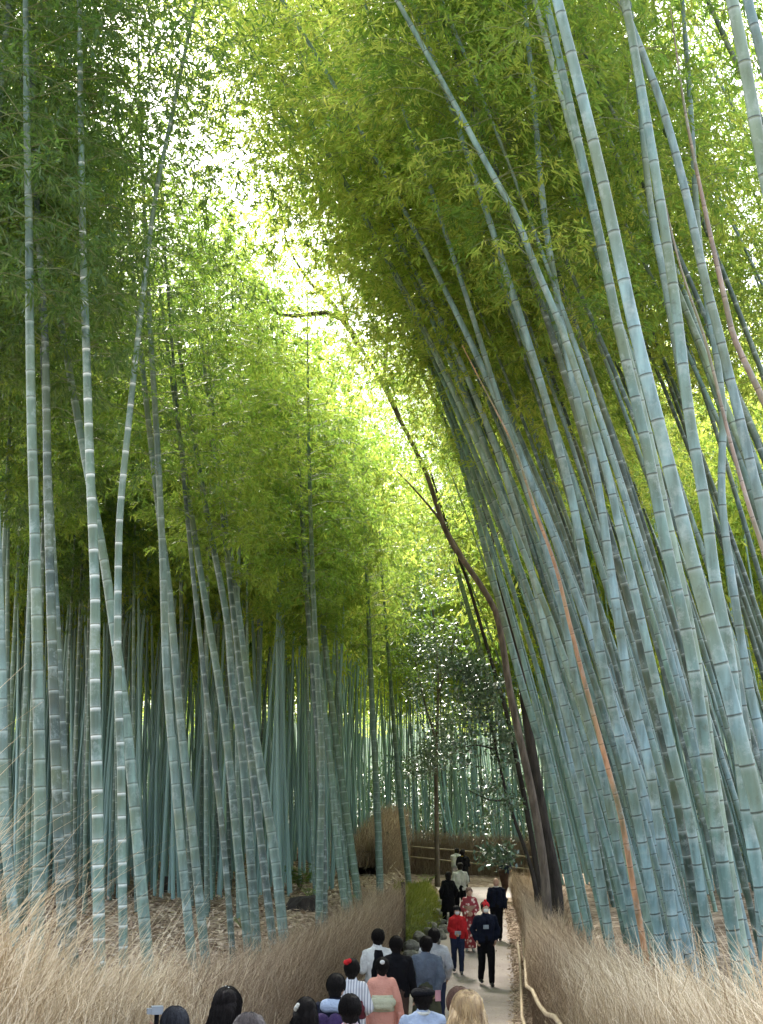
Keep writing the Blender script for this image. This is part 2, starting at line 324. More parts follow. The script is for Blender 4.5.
def make_bamboo_meshes(pts, r0, node_len, mats, leafmat, sides=10, leaf_start=8.5, leafL=.13, dens=1.0, Lmax=1.7, leafy=True, seed=0, top_cut=None, lowtwigs=0):
    rg = np.random.default_rng(seed + 1000)
    at, tot = resample(pts, .3)
    # node positions: short at base, longer mid
    ts = [0.0]
    while ts[-1] < tot:
        h = ts[-1]; f = .62 + .38*min(1, h/3.0); ts.append(h + node_len*f*(1 + rg.uniform(-.07, .07)))
    ts[-1] = tot
    if ts[-1]-ts[-2] < .1: ts.pop(-2)
    def rr(t):
        q = t/tot; return r0*(1 - .5*q - .47*q**2.2)*.98 + .004
    rings = []; ph = []
    for i in range(len(ts)-1):
        a, b = ts[i], ts[i+1]; ln = b-a; e = min(.0075*(r0/.055)**.5/ln, .05)
        for p_, sc in ((0, 1.07), (e*1.3, 1.0), (.5, .985), (1-e*4.2, .99), (1-e*1.5, .985), (1-e*.7, .97)):
            rings.append((a+ln*p_, sc)); 
            ph.append({0:0, 1:.03, 2:.5, 3:.86, 4:.96, 5:.985}[len(ph) % 6])
    C = np.array([at(t) for t, _ in rings]); T = np.gradient(C, axis=0); T /= np.linalg.norm(T, axis=1, keepdims=True)
    X = np.cross(np.array([0,1.,0]), T); X /= np.linalg.norm(X, axis=1, keepdims=True); Yv = np.cross(T, X)
    rad_ = np.array([rr(t)*s for t, s in rings]); a = np.arange(sides)*2*np.pi/sides
    V = C[:,None,:] + rad_[:,None,None]*(X[:,None,:]*np.cos(a)[None,:,None] + Yv[:,None,:]*np.sin(a)[None,:,None])
    nr = len(rings); i = np.arange(nr-1)[:,None]*sides; k = np.arange(sides)[None,:]; k2 = (k+1) % sides
    Fq = np.stack([i+k, i+k2, i+sides+k2, i+sides+k], -1).reshape(-1,4)
    me = mesh_np('culm', V, Fq, [mats], True)
    at_ = me.attributes.new('ph', 'FLOAT', 'POINT'); at_.data.foreach_set('value', np.repeat(np.array(ph, np.float32), sides))
    bm_ = lm_ = None
    if leafy:
        mb = []; LP = []; LD = []; LN = []
        bv = []; bf = []; nb = 0
        for j, t in enumerate(ts[:-1]):
            if t < leaf_start:
                if not (lowtwigs and rg.random() < lowtwigs and t > 2.5): continue
            q = (t-leaf_start)/(tot-leaf_start)
            az0 = j*math.pi + rg.uniform(-.6,.6)
            for az in (az0, az0 + rg.uniform(.5, 1.1)):
                if t < leaf_start: Lb = rg.uniform(.5, 1.1)
                else: Lb = Lmax*(.45 + 1.1*min(q*2.2,1) - .95*max(0,q-.45)/.55) * rg.uniform(.6, 1.15)
                Lb = max(Lb, .25)
                p0 = at(t); D = np.array([math.cos(az), math.sin(az), 0]); rise = rg.uniform(.45,.85)
                ss = np.linspace(0, 1, 5); cur = p0 + ss[:,None]*D*Lb*.9 + np.outer(rise*ss - .75*ss**2, [0,0,1])*Lb
                w = np.array([.0075,.006,.0045,.003,.0015])*(r0/.06)*1.0
                tt = np.gradient(cur, axis=0); xx = np.cross(tt, [0,0,1.]); xx /= np.linalg.norm(xx,axis=1,keepdims=True); yy_ = np.cross(xx, tt); yy_ /= np.linalg.norm(yy_,axis=1,keepdims=True)
                for c3 in range(3):
                    an = c3*2.094; bv.append(cur + w[:,None]*(xx*math.cos(an)+yy_*math.sin(an)))
                for c3 in range(3):
                    for s4 in range(4):
                        bf.append((nb+c3*5+s4, nb+((c3+1)%3)*5+s4, nb+((c3+1)%3)*5+s4+1, nb+c3*5+s4+1))
                nb += 15
                nt_ = int((3.7 + 4.0*Lb) * dens + rg.random())
                s_ = rg.uniform(.18, 1.0, nt_)
                idx = s_*4; i0 = np.minimum(idx.astype(int), 3); fr = (idx-i0)[:,None]
                bp = cur[i0]*(1-fr) + cur[i0+1]*fr
                tip = bp + rg.normal(0, .16*Lb+.05, (nt_,3))*[1,1,.6] + D*rg.uniform(0,.2*Lb,nt_)[:,None]
                # leaves: several fans along each twig
                for fan in range(3):
                    fp = bp + (tip-bp)*(.45+.275*fan) + rg.normal(0,.025,(nt_,3))
                    outd = (tip-bp); outd /= np.linalg.norm(outd,axis=1,keepdims=True)+1e-6
                    for lf in range(5):
                        d = outd*.8 + rg.normal(0,.55,(nt_,3)) + np.array([0,0,-.45])
                        LP.append(fp + rg.normal(0,.02,(nt_,3))); LD.append(d); LN.append(rg.normal(0,.6,(nt_,3)) + [0,0,1])
        if LP:
            LP = np.concatenate(LP); LD = np.concatenate(LD); LN = np.concatenate(LN); n = len(LP)
            L = leafL*rg.uniform(.7,1.25,n); lm_ = leaves('foliage', LP, LD, LN, L, L*.19, leafmat)
            bm_ = mesh_np('branches', np.concatenate(bv), bf, [M['branch']])
    return me, bm_, lm_
def base_down(p0, p1):      # extend the first point down to the ground along the culm
    d = (p0-p1).normalized(); q = p0.copy()
    for _ in range(80):
        if q.z <= gz(q.x, q.y)-.05: break
        q += d*.1
        if q.z > p0.z: break
    return q
def bamboo_thing(meshes, loc, label, group, rz=0, sc=1.0, tilt=(0,0)):
    e = empty('bamboo', loc, rz); e.scale = (sc,)*3; e.rotation_euler = (tilt[0], tilt[1], rz)
    tag(e, label, 'bamboo', group)
    link('culm', meshes[0], e)
    if meshes[1]: link('branches', meshes[1], e)
    if meshes[2]: link('foliage', meshes[2], e)
    return e
def traced(pix, Yb, Yt, wpx, mat, label, group, H=15.5, node=.36, leafmat='leaf', leaf_start=8.8, bend=(-.10,0,0), leafy=True, seed=0, cut=None, dens=1.0, lowtwigs=0):
    """pix: image points base->top used to read off the culm's lean; Y runs from Yb to Yt with height"""
    n = len(pix); v0, v1 = pix[0][1], pix[-1][1]
    left = group == GLl; Y0 = Yb
    for _ in range(80):
        x = P(pix[0][0], v0, Yb).x
        if left and x > interp(Yb, PLX) - .95 and Yb < 40: Yb += .4
        elif not left and x < interp(Yb, PRX) + (.8 if 'orange' in mat else .95) and Yb < 40: Yb += .4
        else: break
    Yt += Yb - Y0
    pts = [P(u, v, Yb + (Yt-Yb)*(v0-v)/max(1, v0-v1)) for u, v in pix]
    b = base_down(pts[0], pts[1]); root = b
    pts = [b] + [p for p in pts if (p-b).length > .3]
    r0 = wpx*(.39 if not left else .45)*Yb/F
    ln = sum((q-p).length for p, q in zip(pts, pts[1:]))
    if cut is None:
        d = (pts[-1]-pts[-2]).normalized(); bd = Vector(bend)
        while ln < H:
            d = (d + (bd*.10 + Vector((0,0,-.012*max(0, ln-H*.6)/H*5)))*1.0).normalized(); pts.append(pts[-1] + d*1.0); ln += 1.0
    loc = pts[0]; pts = [p-loc for p in pts]
    ms = make_bamboo_meshes(pts, r0, node, M[mat], M[leafmat], 14 if Yb < 16 else 10, leaf_start, .115 if Yb<18 else .135, dens, leafy=leafy, seed=seed, lowtwigs=lowtwigs)
    return bamboo_thing(ms, loc, label, group)
GRr = 'bamboo culms right of the path'; GLl = 'bamboo culms left of the path'
TR = [
 ([(800,960),(763,828),(725,678),(700,590),(660,430),(635,330),(600,170),(565,30)], 9.2, 8.6, 20, 'culm_r', 'thickest green bamboo, crossing in front of the others from lower right to top', 0),
 ([(735,945),(717,828),(690,650),(665,540),(645,440),(620,335),(600,240),(580,150),(555,40)], 11.5, 10.8, 17, 'culm_r', 'pale blue bamboo close behind the thickest green one, left of it in its lower half', 0),
 ([(772,945),(747,810),(730,660),(715,580),(705,505),(690,420),(675,300),(660,200),(645,110),(625,0)], 10.5, 10, 17, 'culm_r', 'pale bamboo with wide dark rings just right of the thickest green one', 0),
 ([(870,960),(763,515),(720,338),(705,280),(685,190),(660,100),(625,10)], 12, 11, 15, 'culm_r', 'blue bamboo leaving the right edge of the photo halfway up, beside a brown dead one', 0),
 ([(860,650),(763,165),(745,65),(728,-20)], 7.5, 7.0, 21, 'culm_r', 'big pale bamboo cutting across the top right corner, the lower of the pair', 0),
 ([(905,650),(800,200),(763,60),(745,-10)], 8.6, 8.2, 18, 'culm_r', 'big pale bamboo in the top right corner, touching the corner itself', 0),
 ([(708,940),(691,828),(673,755),(655,678),(620,530),(605,465),(565,338),(535,265),(515,215),(490,170),(455,105)], 14, 13, 12, 'culm_r', 'slender pale bamboo bending far left, its bare upper stem lit against the leaves', 0),
 ([(556,920),(528,810),(489,680),(460,580),(440,510),(410,440),(380,370),(350,320)], 21, 20, 9, 'culm_r', 'leftmost bamboo of the right grove, leaning out in front of the brown tree trunk', 0),
 ([(580,935),(558,828),(543,755),(520,678),(500,605),(480,530),(460,460),(435,400),(405,340)], 19, 18, 11, 'culm_r', 'second bamboo from the left of the right grove, parallel to the leaning leftmost one', 0),
 ([(610,940),(595,847),(580,773),(558,680),(530,565),(505,475),(485,420),(455,350),(425,290)], 17, 16, 11, 'culm_r', 'mottled grey green bamboo with its foot third from the left along the right fence', 0),
 ([(640,950),(621,865),(602,773),(576,680),(560,600),(535,515),(500,405),(480,340)], 16, 15, 10, 'culm_r', 'grey blue bamboo directly left of the orange dead one at its foot', 0),
 ([(660,940),(643,847),(628,773),(606,680),(580,540),(570,490),(540,380),(515,300)], 15, 14, 13, 'culm_r', 'dull dark green bamboo just right of the foot of the orange dead one', 0),
 ([(676,940),(661,840),(647,755),(628,680),(610,565),(595,470),(575,390),(558,300),(545,220),(530,60)], 13.5, 13, 13, 'culm_r', 'bright blue bamboo standing between the dull dark green one and the slender bent one', 0),
 ([(634,890),(621,817),(606,761),(584,680),(570,625),(555,565),(535,510),(515,450),(480,380),(462,345)], 15.6, 15, 7.5, 'culm_orange', 'dead orange brown bamboo leaning across the green culms', 0),
 ([(800,700),(763,550),(750,510),(730,440),(705,340),(680,265),(660,180)], 12.6, 12, 9, 'culm_brown', 'thin dead pinkish brown bamboo, lower of the brown ones at the right edge', 0),
 ([(830,560),(763,400),(735,340),(725,300),(705,210),(685,110),(670,5)], 13.2, 12.6, 15, 'culm_brown', 'thick dead pinkish brown bamboo high up at the right edge', 0),
 ([(700,930),(682,830),(668,760),(650,690),(634,620),(600,500),(578,420),(555,345),(520,240)], 16, 15, 11, 'culm_dark', 'dark green bamboo with white node rings behind the slender bent one', 0),
 ([(762,930),(750,780),(738,680),(720,600),(700,480),(680,370),(668,300),(650,200),(636,60)], 13.8, 13, 13, 'culm_r', 'greenish bamboo in the shade right of the thickest one, with pale rings', 0),
 ([(745,960),(728,860),(712,760),(700,680),(685,600),(672,540),(640,400),(610,290),(590,200),(560,90)], 13, 12.3, 13, 'culm_r', 'blue grey bamboo half hidden behind the pale one left of the thickest', 0),
 ([(790,900),(770,800),(763,745),(752,700),(735,600),(722,500),(722,400),(700,250),(690,100)], 14.2, 13.8, 12, 'culm_r', 'narrow bright blue bamboo showing between the pale ringed ones near the right edge', 0),
]
for i, (px, yb, yt, w, mat, lab, _) in enumerate(TR):
    dead = mat in ('culm_orange', 'culm_brown')
    traced(px, yb, yt, w, mat, lab, GRr, H=16.5, node=.37 if yb < 13 else .34, leafy=not dead, cut=True if dead else None, seed=i, leafmat='leaf_lit_tint' if 6 <= i <= 10 else 'leaf', leaf_start=8.2 if i == 6 else 10.2 if 7 <= i <= 11 else 9.3, dens=.9, lowtwigs=.0)
TL = [
 ([(38,905),(40,820),(38,680),(35,540),(32,440),(30,340),(29,230),(27,130)], 12, 12, 14, 'culm_l', 'thick smooth grey green bamboo near the left edge behind the tallest brush strands', 0),
 ([(99,925),(97,780),(95,680),(95,590),(90,465),(86,340),(83,250),(80,60)], 12.5, 12.5, 13, 'culm_ring', 'straight bamboo with the brightest white node rings, first left of the ringed pair', 0),
 ([(123,925),(121,765),(118,680),(118,590),(120,515),(128,430),(140,320),(155,200),(172,115)], 14, 14, 9.5, 'culm_ring', 'white ringed bamboo whose thin dark top curves right into the sky gap', 0),
 ([(145,930),(134,800),(126,720),(117,650),(104,560),(93,500),(80,430)], 13, 13.4, 13, 'culm_l', 'stout blue grey bamboo with jagged rings leaning left behind the white ringed pair', 0),
 ([(190,940),(177,800),(167,680),(162,540),(157,440),(152,360)], 17, 17, 10, 'culm_l', 'bluish bamboo right of the ringed pair, its stem disappearing in low leaves', 0),
 ([(256,935),(243,760),(232,680),(227,620),(210,530),(195,445)], 18, 18.5, 10, 'culm_l', 'pale blue bamboo leaning left with its top lit against the green leaves', 0),
 ([(12,900),(5,830),(2,680),(-2,560),(-8,420)], 11.5, 11.5, 11, 'culm_l', 'bamboo cut by the left edge of the photo above the brush fence', 0),
 ([(62,910),(58,820),(54,700),(48,500),(45,340),(38,220)], 14, 14, 12, 'culm_dark', 'dark green bamboo close behind the thick smooth one near the left edge', 0),
 ([(204,945),(191,816),(180,715),(170,600),(160,520)], 16, 16, 10, 'culm_l', 'grey green bamboo with faint rings standing beside the bluish one', 0),
 ([(284,940),(274,850),(260,765),(247,680),(235,590),(222,500)], 18, 18.5, 11, 'culm_l', 'greenish bamboo with evenly spaced rings between the grove clearing and the pale leaning one', 0),
 ([(247,935),(238,850),(229,760),(220,690),(205,600)], 20, 20.5, 10, 'culm_l', 'bamboo tucked between two pale ones in the middle of the left grove', 0),
 ([(272,935),(262,850),(255,790),(246,720)], 20.5, 21, 9, 'culm_dark', 'dark bamboo right against the greenish ringed one in the left grove', 0),
 ([(357,890),(342,782),(332,707),(322,620),(312,560)], 27, 27.5, 9, 'culm_l', 'rightmost stout ringed bamboo left of the far brush, leaning left', 0),
 ([(346,880),(333,782),(322,700),(312,640)], 28, 28.5, 8, 'culm_l', 'ringed bamboo touching the rightmost stout one on its left', 0),
 ([(324,900),(323,840),(318,740),(310,640)], 25, 25.4, 8, 'culm_dark', 'dark slim bamboo alone in front of the bright litter in the left grove', 0),
 ([(319,925),(320,860),(322,760),(318,690)], 23, 23, 8, 'culm_l', 'upright bamboo nearest the fence at the right end of the litter clearing', 0),
 ([(345,905),(337,840),(330,760),(318,660)], 24, 24.5, 8.5, 'culm_l', 'bamboo in the middle of the tight row right of the clearing', 0),
 ([(380,885),(377,800),(372,700),(366,560)], 31, 31.4, 8, 'culm_l', 'bamboo left of the far brush fence, rising past the two rails', 0),
 ([(411,905),(400,800),(392,700),(384,600)], 44, 44.5, 6.5, 'culm_l', 'slim bamboo crossing in front of the far brush and its rails', 0),
 ([(232,945),(226,870),(219,800),(207,700)], 21, 21, 6.5, 'culm_dark', 'thin dark bamboo slanting left in front of the litter beside two pale stout ones', 0),
 ([(72,915),(66,800),(58,640),(50,500)], 15, 15, 9, 'culm_dark', 'thin dark bamboo right of the thick smooth one near the left edge', 0),
]
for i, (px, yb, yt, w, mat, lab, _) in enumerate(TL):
    traced(px, yb, yt, w, mat, lab, GLl, H=15 if yb < 24 else 14, node=.27 if yb < 16 else .30, seed=50+i, leafmat='leaf_shade_tint' if px[0][0] < 200 else 'leaf', leaf_start=7.2, bend=(.06,0,0), dens=.35 if i == 2 else .6 if i in (3,4,8) else 1.35)

# prototypes for the mass of the grove
def proto(a, b, H, r, node, mat, leafmat, leafL, dens, seed, start=8.5, yl=0, sides=8, Lmax=1.7, c=0):
    pts = [Vector((a*h + b*h*h + c*h**3, yl*h*h*.01, h)) for h in np.linspace(0, H, 12)]
    # droop tip
    return make_bamboo_meshes(pts, r, node, M[mat], M[leafmat], sides, start, leafL, dens, Lmax=Lmax, seed=seed)
PRr = [proto(-.165-.009*k, -.0075-.0004*k, 15.5+.4*k, .043, .34, 'culm_dark' if k in (1,3) else 'culm_r', ['leaf','leaf_lit_tint','leaf_lit_tint','leaf','leaf'][k], .135, .95, 200+k, start=9.2) for k in range(5)]
PLn = [proto(-.085+.012*k, .0035-.0004*k, 14.5+.4*k, .048, .29, 'culm_dark' if k == 1 else 'culm_l', ['leaf','leaf_shade_tint','leaf','leaf','leaf_shade_tint'][k], .15, 1.35, 300+k, start=7.4) for k in range(5)]
PLf = [proto(-.09+.03*k, .005, 15.2+.5*k, .045, .30, 'culm_dark' if k == 1 else 'culm_l', ['leaf','leaf_lit_tint','leaf_lit_tint','leaf'][k], .2, .95, 400+k, start=7.0, sides=7) for k in range(4)]
placed = []
def ok(x, y, dmin):
    for (a, b) in placed:
        if (a-x)**2 + (b-y)**2 < dmin**2: return False
    placed.append((x, y)); return True
for o in list(COL.objects):
    if o.name.startswith('bamboo'): placed.append((o.location.x, o.location.y))
GAPS = [(150,60,58),(185,185,38),(325,300,48),(150,0,50)]
def shades_gap(x, y, ms, s):       # keep the canopy open above the clearing
    co_ = ms[0].vertices; n_ = len(co_)
    if x > 0 and y < 19:          # leave the dead orange culm in view
        for q in np.linspace(0, .6, 14):
            c = co_[int(n_*q)].co*s; X, Y, Z = x+c.x, y+c.y, gz(x,y)+c.z
            d = Y*math.cos(PIT)+Z*math.sin(PIT); u = CX+F*X/d; v = CY-F*(Z*math.cos(PIT)-Y*math.sin(PIT))/d
            if abs(u - float(np.interp(v, [345,450,565,680,817,890], [462,515,555,584,621,634]))) < 7 and v > 350: return True
    for q in (.62,.72,.8,.88,.95):
        c = co_[int(n_*q)].co*s; X, Y, Z = x+c.x, y+c.y, gz(x,y)+c.z
        d = Y*math.cos(PIT)+Z*math.sin(PIT); u = CX+F*X/d; v = CY-F*(Z*math.cos(PIT)-Y*math.sin(PIT))/d; rr = F*1.0/d
        for (a, b, r) in GAPS:
            if (u-a)**2+(v-b)**2 < (r+rr*(1.0 if y < 28 and x < 0 else .5))**2: return True
    return False
def scatter(n, fx, ylo, yhi, protos, label, group, dmin=.45, reject=None, srange=(.85,1.15)):
    c = 0; tries = 0
    while c < n and tries < n*60:
        tries += 1; y = ylo + (yhi-ylo)*R.random()**.85; lo, hi = fx(y)
        if hi <= lo: continue
        x = R.uniform(lo, hi)
        if reject and reject(x, y): continue
        ms = R.choice(protos); s = R.uniform(*srange)
        if shades_gap(x, y, ms, s): continue
        if not ok(x, y, dmin): continue
        bamboo_thing(ms, (x, y, gz(x, y)-.05), label, group, rz=R.uniform(-.35,.35), sc=s, tilt=(R.uniform(-.03,.03), R.uniform(-.018,.018))); c += 1
    return c
PRa = [proto(-.19-.015*k, -.0125, 17.5, .048, .34, 'culm_r', 'leaf_lit_tint', .135, .8, 500+k, start=10.5, Lmax=1.9) for k in range(2)]
scatter(13, lambda y: (interp(y,PRX)+1.0, interp(y,PRX)+2.2), 16, 25, PRa, 'bamboo at the right fence arching farthest over the path, its crown above the gap', 'arching bamboos over the path', .3)
scatter(18, lambda y: (.29*y+1.2, .29*y+4), 12.5, 23, PRr, 'bamboo at the inner side of the right grove, its crown filling the upper right', 'innermost bamboos of the right grove', .5)
scatter(70, lambda y: (interp(y,PRX)+.95, min(.29*y+2.2, interp(y,PRX)+5)), 14, 28, PRr, 'bamboo packed behind the nearest row in the grove right of the path', 'inner bamboos of the right grove', .3)
scatter(48, lambda y: (interp(y,PRX)+1.0, .29*y+1.5), 28, 47, PRr, 'slim bamboo deep in the shade of the grove right of the path', 'deep bamboos of the right grove', .5)
def rejL(x, y):
    u = CX + F*x/y
    if 12 < y < 24 and 120 < u < 330: return True
    if 24 < y < 34 and (285 < u < 318 or 148 < u < 175): return True
    return False
scatter(18, lambda y: (-.31*y-1.2, interp(y,PLX)-1.0), 13, 24, PLn, 'dark bamboo behind the large ringed ones at the left of the photo', 'bamboos behind the left foreground row', .5, rejL)
scatter(58, lambda y: (-.31*y-1.5, interp(y,PLX)-1.2), 24, 40, PLn, 'slim bamboo standing on the leaf litter in the middle of the left grove', 'bamboos in the middle of the left grove', .4, rejL)
scatter(22, lambda y: (-.31*y-1.5, interp(y,PLX)-1.6), 40, 62, PLf, 'thin distant bamboo at the back of the left grove', 'bamboos at the back of the left grove', .6)
scatter(14, lambda y: (-3, 9), 59, 72, PLf, 'thin bamboo standing behind the fence that closes the view', 'bamboos behind the cross fence', .6)

# far grove that reads as one mass
def far_grove():
    CV = []; CF = []; nb = 0; LP = []; LD = []; LN = []
    g = np.random.default_rng(5)
    for i in range(2300):
        y = g.uniform(33, 66) if i % 3 else g.uniform(62, 100); x = g.uniform(-.33*y-2, .33*y+2)
        if y < 62 and interp(y,PLX)-2.2 < x < (interp(y,PRX)+2.0 if y < 46 else 12): continue
        z0 = gz(x, y)-.1; H = g.uniform(14.0, 18.5)*(1 if y > 50 else .9) ; r = g.uniform(.038,.06); lx_ = g.uniform(-.09,.03) if x < 3 or y > 64 else g.uniform(-.24,-.12); bx = g.uniform(-.003,.006)
        hs = np.linspace(0, H, 6); C = np.stack([x+lx_*hs+bx*hs*hs, np.full(6,y), z0+hs],1)
        for c3 in range(5):
            an = c3*2*np.pi/5; rr_ = r*(1-.75*hs/H)
            CV.append(C + np.stack([np.cos(an)*rr_, np.sin(an)*rr_, 0*rr_],1))
        for c3 in range(5):
            for s4 in range(5): CF.append((nb+c3*6+s4, nb+((c3+1)%5)*6+s4, nb+((c3+1)%5)*6+s4+1, nb+c3*6+s4+1))
        nb += 30
        m = (0 if i % 2 else 850) if y < 62 else (1100 if i % 2 else 400); h = H*(.52+.5*g.random(m)**.9); w = 1.6*np.sin(np.clip((h/H-.36)/.68,0,1)*np.pi)**.6+.1
        a_ = g.uniform(0,2*np.pi,m); q = w*np.sqrt(g.random(m))
        # clump
        if not m: continue
        k = 45; ci = g.integers(0,k,m); cc = g.random((k,3))
        hh = H*(.52+.5*cc[:,0]); ww = (1.7*np.sin(np.clip((hh/H-.36)/.68,0,1)*np.pi)**.6+.1)*np.sqrt(cc[:,1]); aa = cc[:,2]*2*np.pi
        px_ = x + lx_*hh[ci]+bx*hh[ci]**2 + np.cos(aa[ci])*ww[ci] + g.normal(0,.3,m); py_ = y + np.sin(aa[ci])*ww[ci] + g.normal(0,.3,m); pz_ = z0 + hh[ci] + g.normal(0,.2,m)
        LP.append(np.stack([px_,py_,pz_],1)); LD.append(g.normal(0,.7,(m,3))+[0,0,-.5]); LN.append(g.normal(0,.7,(m,3))+[0,0,1])
    o = link('bamboo_thicket', mesh_np('thicket_culms', np.concatenate(CV), CF, [simple('far_culm_haze_tint', (.30,.46,.46), (.12,.21,.19), .8, .5, stretch=(1,1,.12))], True))  # paler and bluer than nearer culms: distance haze put into the colour
    tag(o, 'mass of distant bamboo closing the end of the grove', 'bamboo thicket', kind='stuff')
    LP = np.concatenate(LP); n = len(LP); L = g.uniform(.25,.42,n)
    f = link('foliage', leaves('thicket_foliage', LP, np.concatenate(LD), np.concatenate(LN), L, L*.22, M['leaf_lit_tint']), o); f['kind'] = 'stuff'
far_grove()
g = np.random.default_rng(77); cs = []
for i in range(2600):
    y = g.uniform(84, 103); x = g.uniform(-.36*y-6, .36*y+6); cs.append((x, y, gz(x,y) + 4.5*g.random()**1.2))
for i in range(500):
    y = g.uniform(50, 84); x = .12*y + g.uniform(2,.25*y); cs.append((x, y, gz(x,y) + 3.0*g.random()**1.5))
cs = np.array(cs); P_ = (cs[:,None,:] + g.normal(0,.75,(len(cs),42,3))*[1,1,.7]).reshape(-1,3); n = len(P_); l = g.uniform(.25,.5,n)
tag(link('undergrowth', leaves('undergrowth', P_, g.normal(0,.8,(n,3)), g.normal(0,.6,(n,3))+[0,0,1], l, l*.34, M['camellia'])), 'dark green undergrowth behind the far culms', 'undergrowth', kind='stuff')

# ---------------------------------------------------------------- brushwood fences
def brush_fence(label, line, side, thick, count, ywt, twigmat, lean=.5, slen=(.5,1.3), rails=None, posts=(), wild=0, seed=1, rt=.0028, lightlen=0, group='brushwood fences beside the path'):
    """line: (x,y,zbase,ztop) along the front; side=-1 body lies to -x of the front"""
    g = np.random.default_rng(seed); A = np.array(line, float)
    seg = np.linalg.norm(np.diff(A[:,:2],axis=0),axis=1); cum = np.concatenate([[0],np.cumsum(seg)]); tot = cum[-1]
    def at(s): return np.stack([np.interp(s, cum, A[:,k]) for k in range(4)], -1)
    root = empty('brushwood_fence', (0,0,0)); tag(root, label, 'fence', group)
    # inner mass
    ns = max(8, int(tot*2)); S_ = np.linspace(0, tot, ns); Q = at(S_); V = []; prof = [(.08,0),(.06,.45),(.10,.75),(.28,.90),(.6,.93),(.9,.86),(1.0,.4),(1.0,0)]
    tan = np.gradient(Q[:,:2],axis=0); tan /= np.linalg.norm(tan,axis=1,keepdims=True); nor = np.stack([-tan[:,1], tan[:,0]],1)   # left normal of +y line = -x
    if side > 0: nor = -nor
    for i in range(ns):
        for (d, h) in prof:
            hh = Q[i,2]-.15 + (Q[i,3]-Q[i,2])*h*.93 + .06*mnoise.noise(Vector((S_[i]*1.7, d*3, h*3)))
            dd_ = d*thick + .05*mnoise.noise(Vector((S_[i]*2.3+9, d*3, h*4)))
            V.append((Q[i,0]+nor[i,0]*dd_, Q[i,1]+nor[i,1]*dd_, hh))
    k = len(prof); Fq = [(i*k+j, (i+1)*k+j, (i+1)*k+(j+1)%k, i*k+(j+1)%k) for i in range(ns-1) for j in range(k)]
    link('brush_mass', mesh_np('brush_mass', V, Fq, [M['brushcore']], True), root)
    def strands(name, n, s, hb, hl, leanv, mat, r, front):
        if front is not None and name != 'stray_twigs':
            leanv = leanv.copy(); leanv[:,0] = np.minimum(leanv[:,0], (front*thick+.16)/np.maximum(hl,.1))
        q = at(s); tn = np.stack([np.interp(s, S_, tan[:,0]), np.interp(s, S_, tan[:,1])],1); nn = np.stack([-tn[:,1], tn[:,0]],1)*(1 if side < 0 else -1)
        H = (q[:,3]-q[:,2])
        d = front if front is not None else g.uniform(0, 1, n)
        b = np.stack([q[:,0]+nn[:,0]*d*thick, q[:,1]+nn[:,1]*d*thick, q[:,2]+H*hb], 1)
        top = b + np.stack([-nn[:,0]*leanv[:,0] + tn[:,0]*leanv[:,1], -nn[:,1]*leanv[:,0] + tn[:,1]*leanv[:,1], np.ones(n)*leanv[:,2]],1)*hl[:,None]
        mid = (b+top)/2 + g.normal(0,.07,(n,3)) + np.array([0,0,.09])*hl[:,None]
        V = np.empty((n,9,3)); W = [r, r*.8, r*.25]; ax = np.array([[1,0,0],[-.5,.87,0],[-.5,-.87,0]])
        for i, c in enumerate((b, mid, top)):
            for j in range(3): V[:, i*3+j] = c + ax[j]*W[i]
        base = np.arange(n)[:,None]*9; F1 = []
        for i in range(2):
            for j in range(3): F1.append(np.stack([base[:,0]+i*3+j, base[:,0]+i*3+(j+1)%3, base[:,0]+(i+1)*3+(j+1)%3, base[:,0]+(i+1)*3+j],1))
        link(name, mesh_np(name, V, np.concatenate(F1), [mat]), root)
    u = g.random(count)**ywt; s = u*tot
    n = count
    # top tuft strands
    hb = g.uniform(.35, .97, n); fr = g.uniform(-.05, 1, n); hl = g.uniform(slen[0], slen[1], n)*.6*(1.25-.0*fr)
    lv = np.stack([lean*g.normal(.42,.75,n), g.normal(0,.7,n), g.uniform(.05,1.0,n)],1)
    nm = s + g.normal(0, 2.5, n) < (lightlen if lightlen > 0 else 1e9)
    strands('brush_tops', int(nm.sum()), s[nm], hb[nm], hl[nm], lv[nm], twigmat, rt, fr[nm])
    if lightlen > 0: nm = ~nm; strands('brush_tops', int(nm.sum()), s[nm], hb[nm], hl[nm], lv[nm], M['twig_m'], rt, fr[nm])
    # face strands, more vertical
    n2 = int(count*.8); s2 = (g.random(n2)**ywt)*tot; hb = g.uniform(-.02,.75,n2); fr = g.uniform(-.03,.12,n2)
    lv = np.stack([g.normal(.04,.07,n2), g.normal(0,.12,n2), np.ones(n2)],1)
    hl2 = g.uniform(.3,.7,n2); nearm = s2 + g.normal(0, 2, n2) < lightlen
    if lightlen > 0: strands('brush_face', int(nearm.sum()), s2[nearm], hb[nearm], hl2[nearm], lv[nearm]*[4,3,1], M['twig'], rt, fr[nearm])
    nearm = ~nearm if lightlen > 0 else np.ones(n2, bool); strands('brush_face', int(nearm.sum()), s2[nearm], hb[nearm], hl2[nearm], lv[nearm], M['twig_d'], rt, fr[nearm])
    if wild:
        n3 = wild; s3 = (g.random(n3)**2.6)*min(tot, 9); lv = np.stack([g.uniform(.2,1.0,n3)*lean*(1.6 if side < 0 else .9), g.normal(0,.35,n3), g.uniform(.45,1.1,n3)],1)
        strands('stray_twigs', n3, s3, g.uniform(.8,1.0,n3), g.uniform(.35,.95 if side < 0 else .8,n3), lv, M['twig_l'], rt*.8, g.uniform(.05,.9,n3))
    for rl in (rails or []):
        mb = MB(); mb.tube(rl, .032, 8); mb.build('rail', M['pole'], root)
